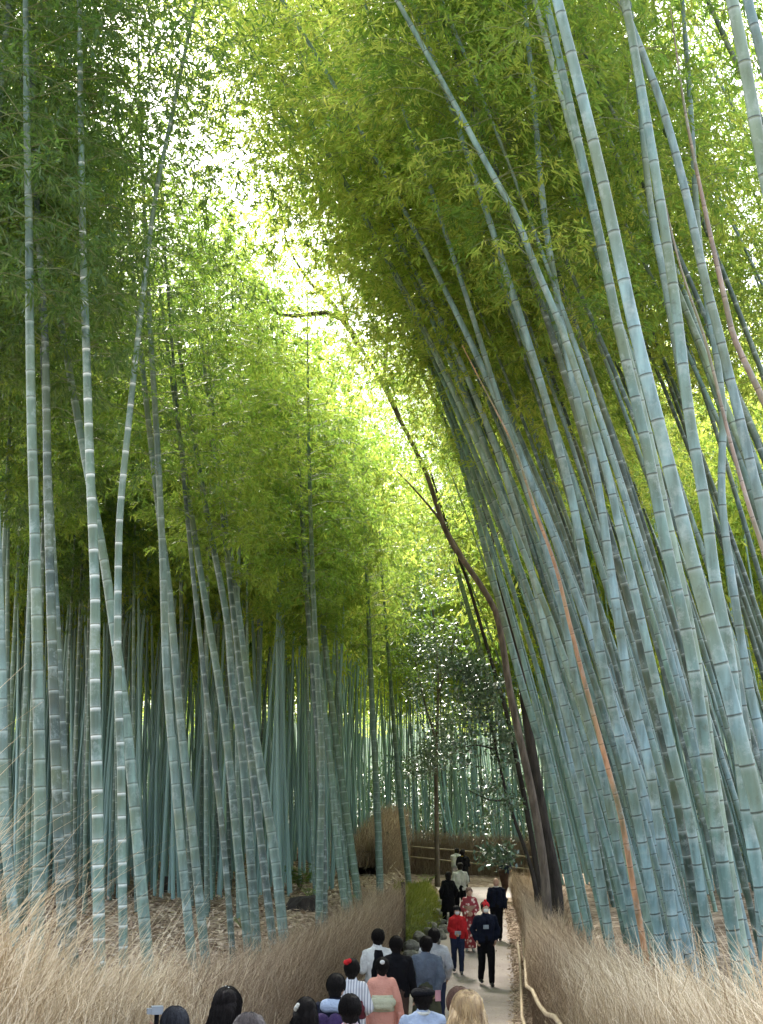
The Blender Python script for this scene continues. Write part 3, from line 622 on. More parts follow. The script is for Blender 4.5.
    for (p, h) in posts:
        mb = MB(); mb.tube([Vector(p), Vector(p)+Vector((0,0,h))], .06, 10); mb.build('post', M['pole_d'], root)
    return root
def tz(y, tab): return interp(y, tab)
LT = [(3,-.2),(6,-.5),(8,-1.0),(10,-1.35),(14,-1.7),(19,-1.9),(28,-2.0),(36,-1.68)]
line = [(interp(y,PLX), y, interp(y,PZ), tz(y,LT)) for y in (3,6,9,12,15,19,24,28,32,36)]
def lrail(h, ys, off=.07): return [Vector((interp(y,PLX)+off, y, interp(y,PZ)+h+.02*math.sin(y*2))) for y in ys]
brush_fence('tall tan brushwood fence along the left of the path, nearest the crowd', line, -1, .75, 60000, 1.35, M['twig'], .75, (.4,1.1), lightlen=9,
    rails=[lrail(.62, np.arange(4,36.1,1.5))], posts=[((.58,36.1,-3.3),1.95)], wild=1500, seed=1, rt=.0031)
RT = [(4,-.95),(8,-1.2),(12,-1.5),(16.7,-1.75),(22,-1.95),(30,-2.1),(38,-2.0),(43,-1.85),(46,-1.8)]
line = [(interp(y,PRX), y, interp(y,PZ), tz(y,RT)) for y in (4,8,12,15,19,23,28,32,38,43,46)]
def rrail(h, ys, off=-.09): return [Vector((interp(y,PRX)+off, y, interp(y,PZ)+h+.05*math.sin(y*1.3+h*5))) for y in ys]
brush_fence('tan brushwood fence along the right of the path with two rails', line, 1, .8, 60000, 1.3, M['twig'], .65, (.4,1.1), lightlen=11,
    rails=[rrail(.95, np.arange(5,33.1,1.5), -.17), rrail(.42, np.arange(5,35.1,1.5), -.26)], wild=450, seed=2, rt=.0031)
# far left fence on the bank, and the cross fence
line = [(.0,43.5,-1.7,-.35),(.35,48,-1.75,.1),(.75,52,-1.8,.5),(1.1,56,-1.9,.85)]
brush_fence('short brown brushwood fence with two rails rising beyond the mossy bank', line, -1, 1.0, 12000, 1.0, M['twig_m'], .25, (.4,1.0),
    rails=[[P(384,878,44),P(386,852,45.5),P(392,838,49),P(398,834,53),P(404,822,56)],[P(385,895,44),P(388,870,45.5),P(395,862,49),P(399,860,53),P(406,846,56)]],
    posts=[(tuple(P(387,893,45.5)),2.0)], seed=3, rt=.007)
root = None
z0 = P(405,878,57).z
line = [(1.25,57.6,z0-.1,P(405,832,57.4).z),(4,57.4,z0-.1,P(470,838,57.4).z),(7,57.2,z0-.1,P(530,842,57.4).z),(11,57,z0-.1,P(560,844,57.4).z)]
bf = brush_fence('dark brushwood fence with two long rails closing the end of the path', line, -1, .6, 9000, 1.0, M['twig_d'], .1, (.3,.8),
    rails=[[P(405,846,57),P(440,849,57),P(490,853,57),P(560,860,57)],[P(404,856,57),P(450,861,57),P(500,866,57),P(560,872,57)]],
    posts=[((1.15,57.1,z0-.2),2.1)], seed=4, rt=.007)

# ---------------------------------------------------------------- mossy bank with stones
moss = simple('moss', (.21,.24,.055), (.07,.10,.03), 5, .95, .9, 20)
def bank():
    xs_ = np.linspace(0, 1, 14); ys_ = np.linspace(36.4, 47, 44); V = []
    for y in ys_:
        l = interp(y, PLX); w = 1.45
        for t in xs_:
            x = l + .5 - t*w*1.0
            h = sm(0, .45, t)*(1-.1*t)
            z = interp(y,PZ)-.05 + 1.0*h*sm(36.2,38,y)*(1-.75*sm(43,47,y)) + .14*mnoise.noise(Vector((x*1.5,y*1.2,1)))*h + .05*mnoise.noise(Vector((x*5,y*5,1)))
            V.append((x, y, z))
    nx = len(xs_); Fq = [(j*nx+i, j*nx+i+1, (j+1)*nx+i+1, (j+1)*nx+i) for j in range(len(ys_)-1) for i in range(nx-1)]
    tag(link('bank', mesh_np('bank', V, Fq, [moss], True)), 'mossy earth bank left of the bend', kind='structure')
    V = np.array(V).reshape(len(ys_), nx, 3); g = np.random.default_rng(3); n = 9000
    a = g.integers(0, len(ys_)-1, n); b = g.integers(2, nx, n); p = V[a, b] + g.normal(0,.08,(n,3))*[1,1,.2] + g.uniform(0,.24,n)[:,None]*(V[np.minimum(a+1,len(ys_)-1), b]-V[a,b])
    d = g.normal(0,.5,(n,3)) + [.35,-.25,.7]
    gm_ = leaf_mat('grass_blade', [(.11,.15,.03),(.19,.22,.045),(.26,.26,.07)], [(.18,.24,.03),(.28,.32,.04),(.33,.33,.06)], .3)
    tag(link('grass', leaves('grass', p, d, g.normal(size=(n,3)), g.uniform(.12,.34,n), g.uniform(.012,.028,n), gm_)), 'yellow green grass and moss covering the bank', 'grass', kind='stuff')
bank()
g_st = 'stones edging the path below the bank'
sizes = {0:'broad',1:'small',2:'tall'}
for i in range(30):
    y = 33.2 + i*.42 + R.uniform(-.1,.1); x = interp(y, PLX) + .62 + R.uniform(-.1,.1) ; up = 0
    if i % 3 == 2: x -= .22; up = .18
    mb = MB(); r = (R.uniform(.13,.24), R.uniform(.14,.26), R.uniform(.09,.18)); mb.ball((0,0,0), r, 12, 8)
    sd = i*3.1
    mb.v = [tuple(Vector(v)*(1+.35*mnoise.noise(Vector(v)*6+Vector((sd,0,0))))) for v in mb.v]
    o = mb.build('edge_stone', M['stone'], None, False); o.location = (x, y, interp(y,PZ)+r[2]*.5+up); o.rotation_euler = (R.uniform(-.3,.3),R.uniform(-.3,.3),R.uniform(0,3))
    tag(o, 'rough grey stone in the low row along the foot of the mossy bank', 'stone', g_st)
# gravel strip between paving and right fence
n = 5000; gy = rng.uniform(12, 46, n); gx = np.array([interp(y,PRX) for y in gy]) - rng.uniform(.0,.5,n); gzz = np.array([interp(y,PZ) for y in gy]) + .02
dd = rng.normal(size=(n,3)); dd[:,2]*=.2
tag(link('dry_litter', leaves('dry_litter', np.stack([gx,gy,gzz],1), dd, np.stack([rng.normal(0,.3,n),rng.normal(0,.3,n),np.ones(n)],1), rng.uniform(.05,.14,n), rng.uniform(.02,.05,n), M['litter'])), 'dry bits of leaf and grit along the foot of the right fence', 'litter', kind='stuff')

n = 900; py = rng.uniform(14, 50, n); px = np.array([interp(y,PLX) + .3 + R.random()**.6*(interp(y,PRX)-interp(y,PLX)-.5) for y in py]); pz_ = np.array([interp(y,PZ) for y in py]) + .022
dd = rng.normal(size=(n,3)); dd[:,2]*=.1
tag(link('path_litter', leaves('path_litter', np.stack([px,py,pz_],1), dd, np.stack([rng.normal(0,.15,n),rng.normal(0,.15,n),np.ones(n)],1), rng.uniform(.04,.1,n), rng.uniform(.012,.03,n), M['litter'])), 'a few dry leaves blown onto the paving', 'litter', kind='stuff')

# ---------------------------------------------------------------- trees
def limb(mb, pts, r0, r1, n=9):
    at, tot = resample(pts, .3); k = max(6, int(tot/.35)); C = [Vector(at(tot*i/k)) for i in range(k+1)]
    mb.tube(C, [r0+(r1-r0)*i/k + .04*r0*mnoise.noise(C[i]*1.3) for i in range(k+1)], n); return C
def leafcloud(centers, per, spread, L, W, g, droop=.2):
    LP = []; LD = []; LN = []
    for c in centers:
        p = np.array(c) + g.normal(0, spread, (per,3))*[1,1,.7]; LP.append(p)
        LD.append(g.normal(0,.8,(per,3)) + [0,0,-droop]); LN.append(g.normal(0,.55,(per,3)) + [0,0,1])
    P_ = np.concatenate(LP); n = len(P_); l = L*g.uniform(.7,1.2,n)
    return P_, np.concatenate(LD), np.concatenate(LN), l, l*W
def tree(name, label, cat, trunks, mat, crown=None, leafmat=None, per=60, spread=.25, L=.09, W=.45, seed=0, group=None):
    g = np.random.default_rng(seed); base = trunks[0][0][0]; root = empty(name, base); tag(root, label, cat, group); b = Vector(base)
    for i, (pts, r0, r1) in enumerate(trunks):
        mb = MB(); limb(mb, [Vector(p)-b for p in pts], r0, r1); mb.build('trunk' if i == 0 else 'limb', M[mat], root)
    if crown is not None:
        a = leafcloud([np.array(c)-np.array(b) for c in crown], per, spread, L, W, g)
        link('crown', leaves('crown', *a[:3], a[3], a[4], M[leafmat]), root)
    return root
def pp(l, Y, dY=0):
    n = len(l); pts = [P(u, v, Y + dY*i/(n-1)) for i, (u, v) in enumerate(l)]
    q = pts[0]; q2 = Vector((q.x, q.y, gz(q.x, q.y)-.1)); 
    return ([q2] if q.z > q2.z+.2 else []) + pts
tA = pp([(546,890),(533,800),(511,698),(497,616),(481,586),(448,536),(425,470),(400,420),(372,365),(350,330),(335,265),(318,215)], 30, -2)
gA = np.random.default_rng(9)
fork = [P(358,345,28.6), P(345,322,28.5), P(325,312,28.4), P(300,316,28.3), P(275,313,28.2), P(264,296,28.1), P(252,280,28), P(225,262,28)]
fork2 = [P(350,330,28.5), P(330,300,28.2), P(312,285,28), P(290,250,27.8), P(280,215,27.6)]
fork3 = [P(400,420,28.8), P(385,380,28.4), P(388,330,28), P(380,280,28)]
low1 = [P(470,570,29.6), P(440,520,29.2), P(415,490,29), P(398,472,29)]
tips = []
for f_ in (fork, fork2, fork3):
    for q in f_[3:]: tips += [np.array(q) + gA.normal(0,.6,3) for _ in range(3)]
tree('leaning_tree', 'brown broadleaf trunk leaning far left out of the right grove into the sky gap', 'tree',
     [(tA, .115, .018), (fork, .075, .015), (fork2, .06, .012), (fork3, .06, .015), (low1, .05, .012)], 'bark', tips, 'leaf_lit_tint', 50, .35, .12, .4, 1)
tB = pp([(556,890),(543,820),(527,720),(517,648),(506,602),(489,534),(474,470),(465,420)], 31.5, -1)
lb = [P(500,590,31), P(490,570,30.8), P(492,545,30.6), P(505,520,30.5)]
tree('leaning_tree', 'dark trunk leaning just behind the brown broadleaf trunk', 'tree', [(tB, .17, .035), (lb, .06, .02)], 'bark_d', [np.array(P(465,420,30.5))+gA.normal(0,.5,3) for _ in range(12)], 'leaf', 50, .35, .12, .3, 2)
tC = pp([(538,880),(508,720),(484,637),(467,580),(454,547),(436,490),(425,455)], 35.5, -1)
tree('leaning_tree', 'thin black trunk left of the brown broadleaf trunk', 'tree', [(tC, .085, .025)], 'bark_d', [np.array(P(425,455,32))+gA.normal(0,.4,3) for _ in range(8)], 'leaf', 50, .3, .12, .3, 3)
# glossy evergreens
def blobs(rects, Y, dy, n, g):
    out = []
    for _ in range(n):
        u0, v0, u1, v1 = rects[g.integers(0, len(rects))]; a = g.uniform(0, 2*np.pi); q = math.sqrt(g.random())
        u = (u0+u1)/2 + (u1-u0)/2*q*math.cos(a); v = (v0+v1)/2 + (v1-v0)/2*q*math.sin(a); out.append(np.array(P(u, v, Y + g.uniform(-dy, dy))))
    return out
g5 = np.random.default_rng(21)
c1 = blobs([(450,690,500,740),(445,740,480,770),(470,655,510,700),(462,780,520,830),(448,655,480,675),(490,715,520,760),(480,850,512,862)], 33.4, .9, 75, g5)
st1 = pp([(535,885),(508,800),(492,730),(480,680)], 34.5, -.4)
tree('evergreen_shrub', 'glossy leaved evergreen shrub shining white in front of the dark trunks', 'shrub', [(st1, .07, .02), ([P(508,800,34.4),P(490,800,34),P(468,790,33.8)], .03,.01), ([P(497,750,34.4),P(475,745,34),P(455,750,33.8)], .03,.01)], 'bark_d', c1, 'camellia_glint', 55, .17, .14, .5, 5)
c2 = blobs([(405,560,470,660),(412,640,475,740),(400,620,450,700),(425,540,475,600),(420,700,455,760),(405,745,440,775)], 52, 1.6, 120, g5)
st2 = pp([(437,850),(436,760),(438,680),(432,600)], 52.5)
tree('evergreen_tree', 'dense grey green evergreen tree at the end of the path', 'tree', [(st2, .11, .03), ([P(436,740,52.5),P(424,700,52),P(415,660,51.5)], .05,.02), ([P(437,700,52.5),P(452,650,52),P(462,600,51.5)], .05,.02)], 'bark', c2, 'camellia_glint', 60, .30, .15, .5, 6)
# brown trunks behind the cross fence
for (u, w, v1, lab) in ((436,6,560,'left'),(417,4,600,'thin')):
    pass
# floor plants and stump
def plant(label, loc, n, h, seed, group):
    g = np.random.default_rng(seed); root = empty('fern', loc); tag(root, label, 'plant', group); V = []; 
    LP=[];LD=[];LN=[]
    mb = MB()
    for i in range(n):
        a = g.uniform(0,6.28); d = Vector((math.cos(a), math.sin(a), 0)); L = h*g.uniform(.7,1.1)
        pts = [d*L*.55*s + Vector((0,0,L*(1.15*s-.45*s*s))) for s in (0,.33,.66,1)]; mb.tube(pts, [.008,.006,.004,.002], 4)
        for s in np.linspace(.25,1,9):
            k = min(int(s*3),2); f_ = s*3-k; p = pts[k].lerp(pts[k+1], f_); sd = d.cross(Vector((0,0,1)))
            for q in (-1,1): LP.append(p); LD.append(sd*q + d*.5 + Vector((0,0,-.1))); LN.append(Vector((0,0,1)))
    mb.build('stems', M['branch'], root)
    L_ = g.uniform(.6,1,len(LP))*.3*h
    link('fronds', leaves('fronds', np.array(LP), np.array(LD), np.array(LN)+g.normal(0,.2,(len(LP),3)), L_, L_*.28, M['leaf']), root)
def onground(u, v, Y=None):
    y = 12.
    while y < 90:
        p = P(u, v, y)
        if p.z <= gz(p.x, y): return Vector((p.x, y, gz(p.x, y)))
        y += .1
    return P(u,v,60)
for i, (u, v, h, n_, lab) in enumerate([(300,890,.95,16,'largest green fern on the litter beside the dark stump'),(310,900,.45,9,'low fern right under the largest one'),(242,930,.35,9,'small fern tuft near the brush fence left of the clearing'),(348,905,.4,8,'small yellowish fern between the ringed culms'),(415,838,.6,12,'fern on top of the far bank beside the cross fence')]):
    plant(lab, onground(u, v) if i < 4 else Vector((1.75,52.5,gz(1.75,52.5))), n_, h, i, 'ferns on the grove floor')
p = onground(303, 910); mb = MB(); mb.loft([(0,0,-.1,.42,.34),(0,0,.1,.36,.3),(.02,0,.26,.32,.26),(.03,0,.30,.22,.18)], 16)
mb.v = [tuple(Vector(v)*(1+.22*mnoise.noise(Vector(v)*5))) for v in mb.v]
tag(mb.build('stump', M['bark_d'], None, False), 'dark rotten stump on the litter in the left grove', 'stump').location = p
for i,(u,v,lab) in enumerate([(167,893,'old brown bamboo stub behind the bluish culms'),(291,862,'short dark brown stub at the back of the litter clearing'),(341,868,'short reddish stub between the ringed culms')]):
    p = onground(u, v); mb = MB(); mb.tube([(0,0,-.1),(0,0,.2),(.02,0,.42)], [.12,.11,.10], 10)
    o = mb.build('stub', M['bark_d'], None); o.location = p; tag(o, lab, 'stub')

# ---------------------------------------------------------------- people
def cloth(name, c, c2=None, sc=4, rough=.9): return simple(name, c, c2 or tuple(x*.6 for x in c), sc, rough, .5, 40, .15)
SK = simple('skin', (.50,.31,.22), (.44,.26,.18), 6, .55, 0, spec=.35)
HB = simple('black_hair', (.005,.004,.004), (.012,.009,.008), 5, .6, .5, 60, .15, stretch=(14,14,1))
HG = simple('grey_black_hair', (.045,.048,.058), (.02,.022,.028), 5, .65, .6, 60, .2, stretch=(14,14,1))
HBL = simple('blonde_hair', (.56,.40,.20), (.26,.165,.08), 2.2, .42, .6, 9, .5, stretch=(16,16,1.0))
HBR = simple('brown_hair', (.16,.075,.045), (.08,.04,.025), 4, .45, .5, 30, .5, stretch=(14,14,1))
HGR = simple('grey_brown_hair', (.12,.10,.095), (.06,.05,.048), 5, .5, .5, 30, .4, stretch=(14,14,1))
EYE = simple('eye', (.02,.015,.012), None, 5, .2)
LIP = simple('lips', (.42,.16,.14), None, 5, .5)
WHITE = cloth('white_cloth', (.75,.75,.74)); MASK = cloth('mask_white', (.8,.8,.79))
def floral():
    m, nt = newmat('red_floral_kimono'); out = N(nt,'ShaderNodeOutputMaterial'); b = N(nt,'ShaderNodeBsdfPrincipled'); nt.links.new(b.outputs[0], out.inputs[0]); b.inputs['Roughness'].default_value=.7
    tc = N(nt,'ShaderNodeTexCoord'); v = N(nt,'ShaderNodeTexVoronoi'); v.inputs['Scale'].default_value = 9; nt.links.new(tc.outputs['Object'], v.inputs[0])
    r = ramp(nt, v.outputs['Distance'], [(.0,(.75,.45,.2)),(.12,(.7,.6,.52)),(.30,(.66,.5,.45)),(.36,(.32,.03,.04)),(.8,(.22,.02,.03))]); nt.links.new(r.outputs[0], b.inputs['Base Color']); return m
def stripes():
    m, nt = newmat('striped_pale_kimono'); out = N(nt,'ShaderNodeOutputMaterial'); b = N(nt,'ShaderNodeBsdfPrincipled'); nt.links.new(b.outputs[0], out.inputs[0]); b.inputs['Roughness'].default_value=.8
    tc = N(nt,'ShaderNodeTexCoord'); w = N(nt,'ShaderNodeTexWave'); w.inputs['Scale'].default_value = 9; w.inputs['Distortion'].default_value=.6; nt.links.new(tc.outputs['Object'], w.inputs[0])
    r = ramp(nt, w.outputs[0], [(.35,(.28,.30,.34)),(.55,(.60,.60,.62))]); nt.links.new(r.outputs[0], b.inputs['Base Color']); return m
def hand(mb, w, d, side, s=1):
    """palm + five curled fingers from the wrist w along d"""
    w = Vector(w); d = Vector(d).normalized(); lat = Vector((0,1,0)) if abs(d.y) < .7 else Vector((0,0,1)); lat = (lat - d*lat.dot(d)).normalized(); nrm = d.cross(lat)*(-side)
    pe = w + d*.085
    mb.cap(w, w+d*.03, .026, .026, 8)
    for k, (o_, l) in enumerate(((.033,.066),(.011,.074),(-.011,.07),(-.032,.055))):
        k0 = w + d*.02 + lat*o_*.6; k1 = pe + lat*o_; mb.cap(k0, k1, .017, .014, 8)
        m1 = k1 + (d*.9 + nrm*.35)*l*.5; e1 = m1 + (d*.5+nrm*.8)*l*.5; mb.cap(k1, m1, .0105, .0095, 8); mb.cap(m1, e1, .0095, .008, 8)
    t0 = w + d*.03 + lat*.03; t1 = t0 + (d*.6+lat*.8)*.04; t2 = t1 + (d*.85+lat*.2+nrm*.4)*.035; mb.cap(t0, t1, .015, .012, 8); mb.cap(t1, t2, .012, .009, 8)
def lerp(a, b, t): return Vector(a)*(1-t) + Vector(b)*t
def person(loc, H, face, label, group=None, top=None, bottom=None, coat=None, kimono=None, obi=None, hair=HB, hairstyle='short', hat=None, mask=False, arms='down', stride=.12, shoes=None, female=False, sleeves=True, lean=0, headturn=0, wide=1.0, collar=None, headtilt=0, extra=None, mats={}):
    root = empty('person', loc, face); root.scale = (H/1.7,)*3; tag(root, label, 'person', group)
    seed = R.random()*50; sx = (.155 if female else .178)*wide
    hip = .09; L = Vector
    la = lean
    def tl(p): p = L(p); return L((p.x, p.y + la*max(0, p.z-.9), p.z - .5*la*la*max(0, p.z-.9)))
    A = {}
    poses = {'down': ((.25,-.02,1.13),(.26,.06,.88)), 'phone': ((.26,-.04,1.14),(.10,.24,1.16)), 'hold': ((.25,-.02,1.13),(.07,.22,1.02)), 'back': ((.25,-.10,1.13),(.16,-.14,.92)),
             'raise': ((.25,.16,1.30),(.10,.36,1.50)), 'pocket': ((.29,-.08,1.13),(.21,.05,.92)), 'bag': ((.24,-.02,1.13),(.23,.12,.95)), 'wave': ((.30,.10,1.22),(.22,.28,1.45))}
    if isinstance(arms, str): arms = (arms, arms)
    for sd, nm in ((-1, arms[0]), (1, arms[1])):
        e, w = poses[nm]; sh = tl((sd*sx, 0, 1.365)); A[sd] = (sh, tl((sd*e[0]*wide*(.84 if female else .92), e[1], e[2])), tl((sd*w[0], w[1], w[2])))
    feet = {-1: (stride, .08), 1: (-stride, .08 + .05*(stride > .05))}
    hc = tl((0, .02, 1.58))
    b = MB()
    # head
    b.ball(hc, (.082,.102,.118), 20, 14); b.ball(hc+L((0,.035,-.055)), (.052,.058,.06), 14, 10)
    b.cap(hc+L((0,.088,-.005)), hc+L((0,.104,-.03)), .008, .014, 8)
    for sd in (-1,1): b.ball(hc+L((sd*.078,-.005,-.012)), (.012,.022,.032), 8, 8)
    b.cap(tl((0,-.005,1.40)), tl((0,.008,1.52)), .058, .05, 14)
    # torso
    for z0_, z1_, w0, w1 in ((.93,1.1,.125,.12),(1.1,1.3,.12,.14),(1.3,1.35,.13,.10)):
        for sd in (-.5,.5): b.cap(tl((sd*w0*.9,0,z0_)), tl((sd*w1*1.0,0,z1_)), w0*.78, w1*.72, 14)
    for sd in (-1,1):
        sh, el, wr = A[sd]; b.cap(sh, el, .05, .04, 12); b.cap(el, wr, .04, .026, 12); hand(b, wr, (wr-el), sd)
        fy, fz = feet[sd]; kn = L((sd*.095, fy*.45+.03+(.05 if fy < 0 else .02), .49)); an = L((sd*.09, fy-.03, fz+.01))
        A[sd, 'leg'] = (L((sd*.09, 0, .92)), kn, an)
        b.cap((sd*.09,0,.92), kn, .085, .056, 14); b.cap(kn, an, .056, .036, 12); b.cap(an+L((0,-.03,-.03)), an+L((0,.15,-.05)), .035, .03, 10)
    b.blob('body', SK, root, .0105, 2)
    for sd in (-1,1):
        MB().ball(hc+L((sd*.03,.082,.008)), (.011,.008,.006), 8, 6).build('eye', EYE, root)
    if not mask: MB().ball(hc+L((0,.089,-.062)), (.022,.008,.006), 8, 6).build('mouth', LIP, root)
    # hair
    hb = MB()
    if hairstyle == 'bald':
        hb = None
    else:
        hb.ball(hc+L((0,-.018,.020)), (.097,.112,.116), 18, 12); hb.ball(hc+L((.03,-.05,.06)), (.07,.07,.07), 12, 8)
        if hairstyle == 'short': hb.ball(hc+L((0,-.045,-.035)), (.082,.066,.075), 14, 10)
        if hairstyle == 'bob': hb.ball(hc+L((0,-.045,-.055)), (.09,.07,.10), 14, 10); 
        if hairstyle == 'bun': hb.ball(hc+L((0,-.045,-.035)), (.072,.06,.07), 14, 10).ball(hc+L((0,-.11,.02)), (.055,.05,.055), 12, 8)
        if hairstyle == 'updo': hb.ball(hc+L((0,-.05,-.02)), (.085,.075,.085), 14, 10).ball(hc+L((0,-.06,-.085)), (.05,.04,.04), 12, 8)
        if hairstyle == 'long':
            hb.cap(hc+L((-.045,-.05,.0)), tl((-.07,-.11,1.28)), .07, .05, 12).cap(hc+L((.045,-.05,.0)), tl((.07,-.11,1.28)), .07, .05, 12).cap(hc+L((0,-.06,.0)), tl((0,-.13,1.22)), .08, .055, 12)
            hb.cap(hc+L((.07,.0,.0)), tl((.10,-.04,1.34)), .03, .03, 8).cap(hc+L((-.07,.0,.0)), tl((-.10,-.04,1.34)), .03, .03, 8)
        if hairstyle == 'wavy':
            for k in range(9):
                a_ = math.pi*(k/8) + math.pi; hb.cap(hc+L((.055*math.cos(a_), .05*math.sin(a_)-.02, .02)), tl((.12*math.cos(a_), .07*math.sin(a_)-.05, 1.36+.03*math.sin(k*2))), .055, .045, 10)
        hb.blob('hair', hair, root, .009, 2, .010, 26, seed)
        if loc[1] < 25:
            hv = []; hf = []; nb = 0
            for k in range(420):
                a = R.uniform(0, 2*math.pi)
                if math.sin(a) > .55: continue
                end = R.uniform(1.5, 2.1); rr_ = R.uniform(1.0, 1.07); P3 = []
                for t in range(7):
                    th = .15 + (end-.15)*t/6; a2 = a + .10*math.sin(t*1.2+k)
                    P3.append(hc + L((.098*math.cos(a2)*math.sin(th)*rr_, -.018+.113*math.sin(a2)*math.sin(th)*rr_, .02+.118*math.cos(th)*rr_)))
                if hairstyle in ('long','wavy'):
                    ln_ = R.uniform(.12,.28); x_, y_, z_ = P3[-1]
                    for t in range(1,5): P3.append(L((x_*(1+.12*t)+.008*math.sin(t*2+k), y_-.012*t+.006*math.cos(t*2.3+k), z_-ln_*t/4)))
                n_ = len(P3)
                for p in P3:
                    for c3 in range(3): hv.append(p + L((math.cos(c3*2.09)*.0022, math.sin(c3*2.09)*.0022, 0)))
                for t in range(n_-1):
                    for c3 in range(3): hf.append((nb+t*3+c3, nb+t*3+(c3+1)%3, nb+(t+1)*3+(c3+1)%3, nb+(t+1)*3+c3))
                nb += 3*n_
            link('hair_strands', mesh_np('hair_strands', [tuple(v) for v in hv], hf, [hair], True), root)
    if hat:
        kind, hm = hat; h = MB()
        if kind == 'cap': h.ball(hc+L((0,-.008,.045)), (.096,.112,.085), 18, 10); h.ball(hc+L((0,.13,.035)), (.065,.06,.012), 12, 6)
        if kind == 'beret': h.ball(hc+L((.0,-.02,.075)), (.135,.135,.055), 20, 10); h.ball(hc+L((0,-.01,.045)), (.092,.105,.06), 16, 8); h.cap(hc+L((0,-.02,.12)), hc+L((0,-.02,.14)), .006, .005, 6)
        if kind == 'beanie': h.ball(hc+L((0,-.012,.035)), (.095,.108,.10), 18, 12); h.ball(hc+L((0,-.012,.15)), (.03,.03,.028), 10, 8)
        h.blob('hat', hm, root, .009, 2, .004, 20)
    if mask:
        MB().ball(hc+L((0,.068,-.045)), (.056,.048,.05), 16, 10).build('mask', MASK, root)
    # clothes
    if bottom:
        t = MB()
        if bottom[0] == 'trousers':
            t.cap((-.06,0,.95),(.06,0,.95),.128,.128,16)
            for sd in (-1,1):
                hp, kn, an = A[sd,'leg']; t.cap(hp, kn, .105, .078, 14); t.cap(kn, lerp(kn, an, .96), .078, .062, 12)
        elif bottom[0] == 'wide':
            t.cap((-.06,0,.98),(.06,0,.98),.12,.12,16); t.loft([(0,0,1.0,.18,.14),(0,0,.7,.22,.18),(0,0,.4,.25,.21),(0,0,.14,.27,.23)],24)
        t.blob('trousers' if bottom[0] == 'trousers' else 'skirt', bottom[1], root, .012, 2, .012, 9, seed)
    if top or coat:
        m_ = (top or coat); t = MB(); puff = 1.0 if top else 1.05
        for z0_, z1_, w0, w1 in ((.94,1.1,.150,.142),(1.1,1.3,.142,.158),(1.3,1.36,.15,.12)):
            for sd in (-.5,.5): t.cap(tl((sd*w0*.9,0,z0_)), tl((sd*w1*1.05,0,z1_)), w0*.86*puff, w1*.8*puff, 14)
        t.cap(tl((-sx*.75,0,1.372)), tl((0,0,1.405)), .07, .075, 12); t.cap(tl((0,0,1.405)), tl((sx*.75,0,1.372)), .075, .07, 12); t.cap(tl((0,-.01,1.4)), tl((0,0,1.46)), .075, .066, 12)
        if coat: t.loft([(0,0,1.05,.17,.13),(0,0,.8,.21,.17),(0,0,.5,.27,.22)], 22)
        for sd in (-1,1):
            sh, el, wr = A[sd]; t.cap(sh, el, .07*puff, .062*puff, 12)
            if sleeves: t.cap(el, lerp(el, wr, .93), .066*puff, .05*puff, 12)
        t.blob('jacket' if top else 'coat', m_, root, .011, 2, .024, 9, seed)
    if kimono:
        t = MB()
        t.loft([(0,0,.10,.165,.145),(0,0,.4,.17,.15),(0,0,.75,.185,.155),(0,0,.95,.18,.15),(0,0,1.1,.155,.135),(0,0,1.25,.17,.135),(0,0,1.36,.165,.12),(0,0,1.43,.09,.085),(0,-.01,1.46,.07,.07)], 26)
        t.cap((-.11,-.005,1.35),(.11,-.005,1.35),.10,.10,14); t.cap((0,-.01,1.4),(0,0,1.455),.08,.07,12)
        for sd in (-1,1):
            sh, el, wr = A[sd]; t.cap(lerp(sh,(0,0,1.36),.2), el, .085, .078, 12); t.cap(el, lerp(el,wr,.85), .078, .07, 12)
            c = lerp(el, wr, .62); t.loft([(c.x,c.y,c.z-.34,.03,.12),(c.x,c.y,c.z-.2,.035,.13),(c.x,c.y,c.z,.045,.11)], 14)
        t.blob('kimono', kimono, root, .011, 2, .009, 8, seed)
        if obi:
            o2 = MB(); o2.loft([(0,0,1.0,.178,.158),(0,0,1.02,.182,.162),(0,0,1.2,.182,.158),(0,0,1.22,.176,.152)], 26)
            o2.blob('obi', obi, root, .01, 1)
            k = MB(); k.cap((-.13,-.17,1.13),(.13,-.17,1.13),.065,.065,12); k.cap((-.09,-.19,1.08),(.09,-.19,1.08),.05,.05,12); k.blob('obi_bow', obi, root, .009, 2, .006, 14)
    for sd in (-1,1):
        an = A[sd,'leg'][2]; f_ = MB(); f_.cap(an+L((0,-.035,-.035)), an+L((0,.0,.0)), .045, .045, 10); f_.cap(an+L((0,-.04,-.04)), an+L((0,.15,-.052)), .043, .036, 10); f_.blob('shoe', shoes or SH, root, .01, 1)
    if collar: MB().tube([tl((.062*math.cos(a),.062*math.sin(a)+.0,1.455+.01*math.sin(a))) for a in np.linspace(0,2*math.pi,17)], .018, 8).build('collar', collar, root)
    return root, A, hc
SH = simple('dark_shoe', (.03,.03,.03), None, 6, .5)
gstand = lambda x, y: interp(y, PZ) + .0125
def at_head(u, v, Y, H):      # where a person of height H stands so that the crown shows at (u, v)
    p = P(u, v, Y); return (p.x, Y, gstand(p.x, Y)), p.z - gstand(p.x, Y)
def put(u, vtop, Y, face, label, hmin=1.45, hmax=1.85, **k):
    loc, h = at_head(u, vtop, Y, 1.7); h2 = min(hmax, max(hmin, h))
    return person(loc, h2, face, label, **k)
PI = math.pi
navy = cloth('navy_cloth', (.009,.012,.026)); black = cloth('black_cloth', (.006,.006,.008)); pinkm = cloth('salmon_kimono', (.62,.30,.23), (.54,.25,.19), 4)
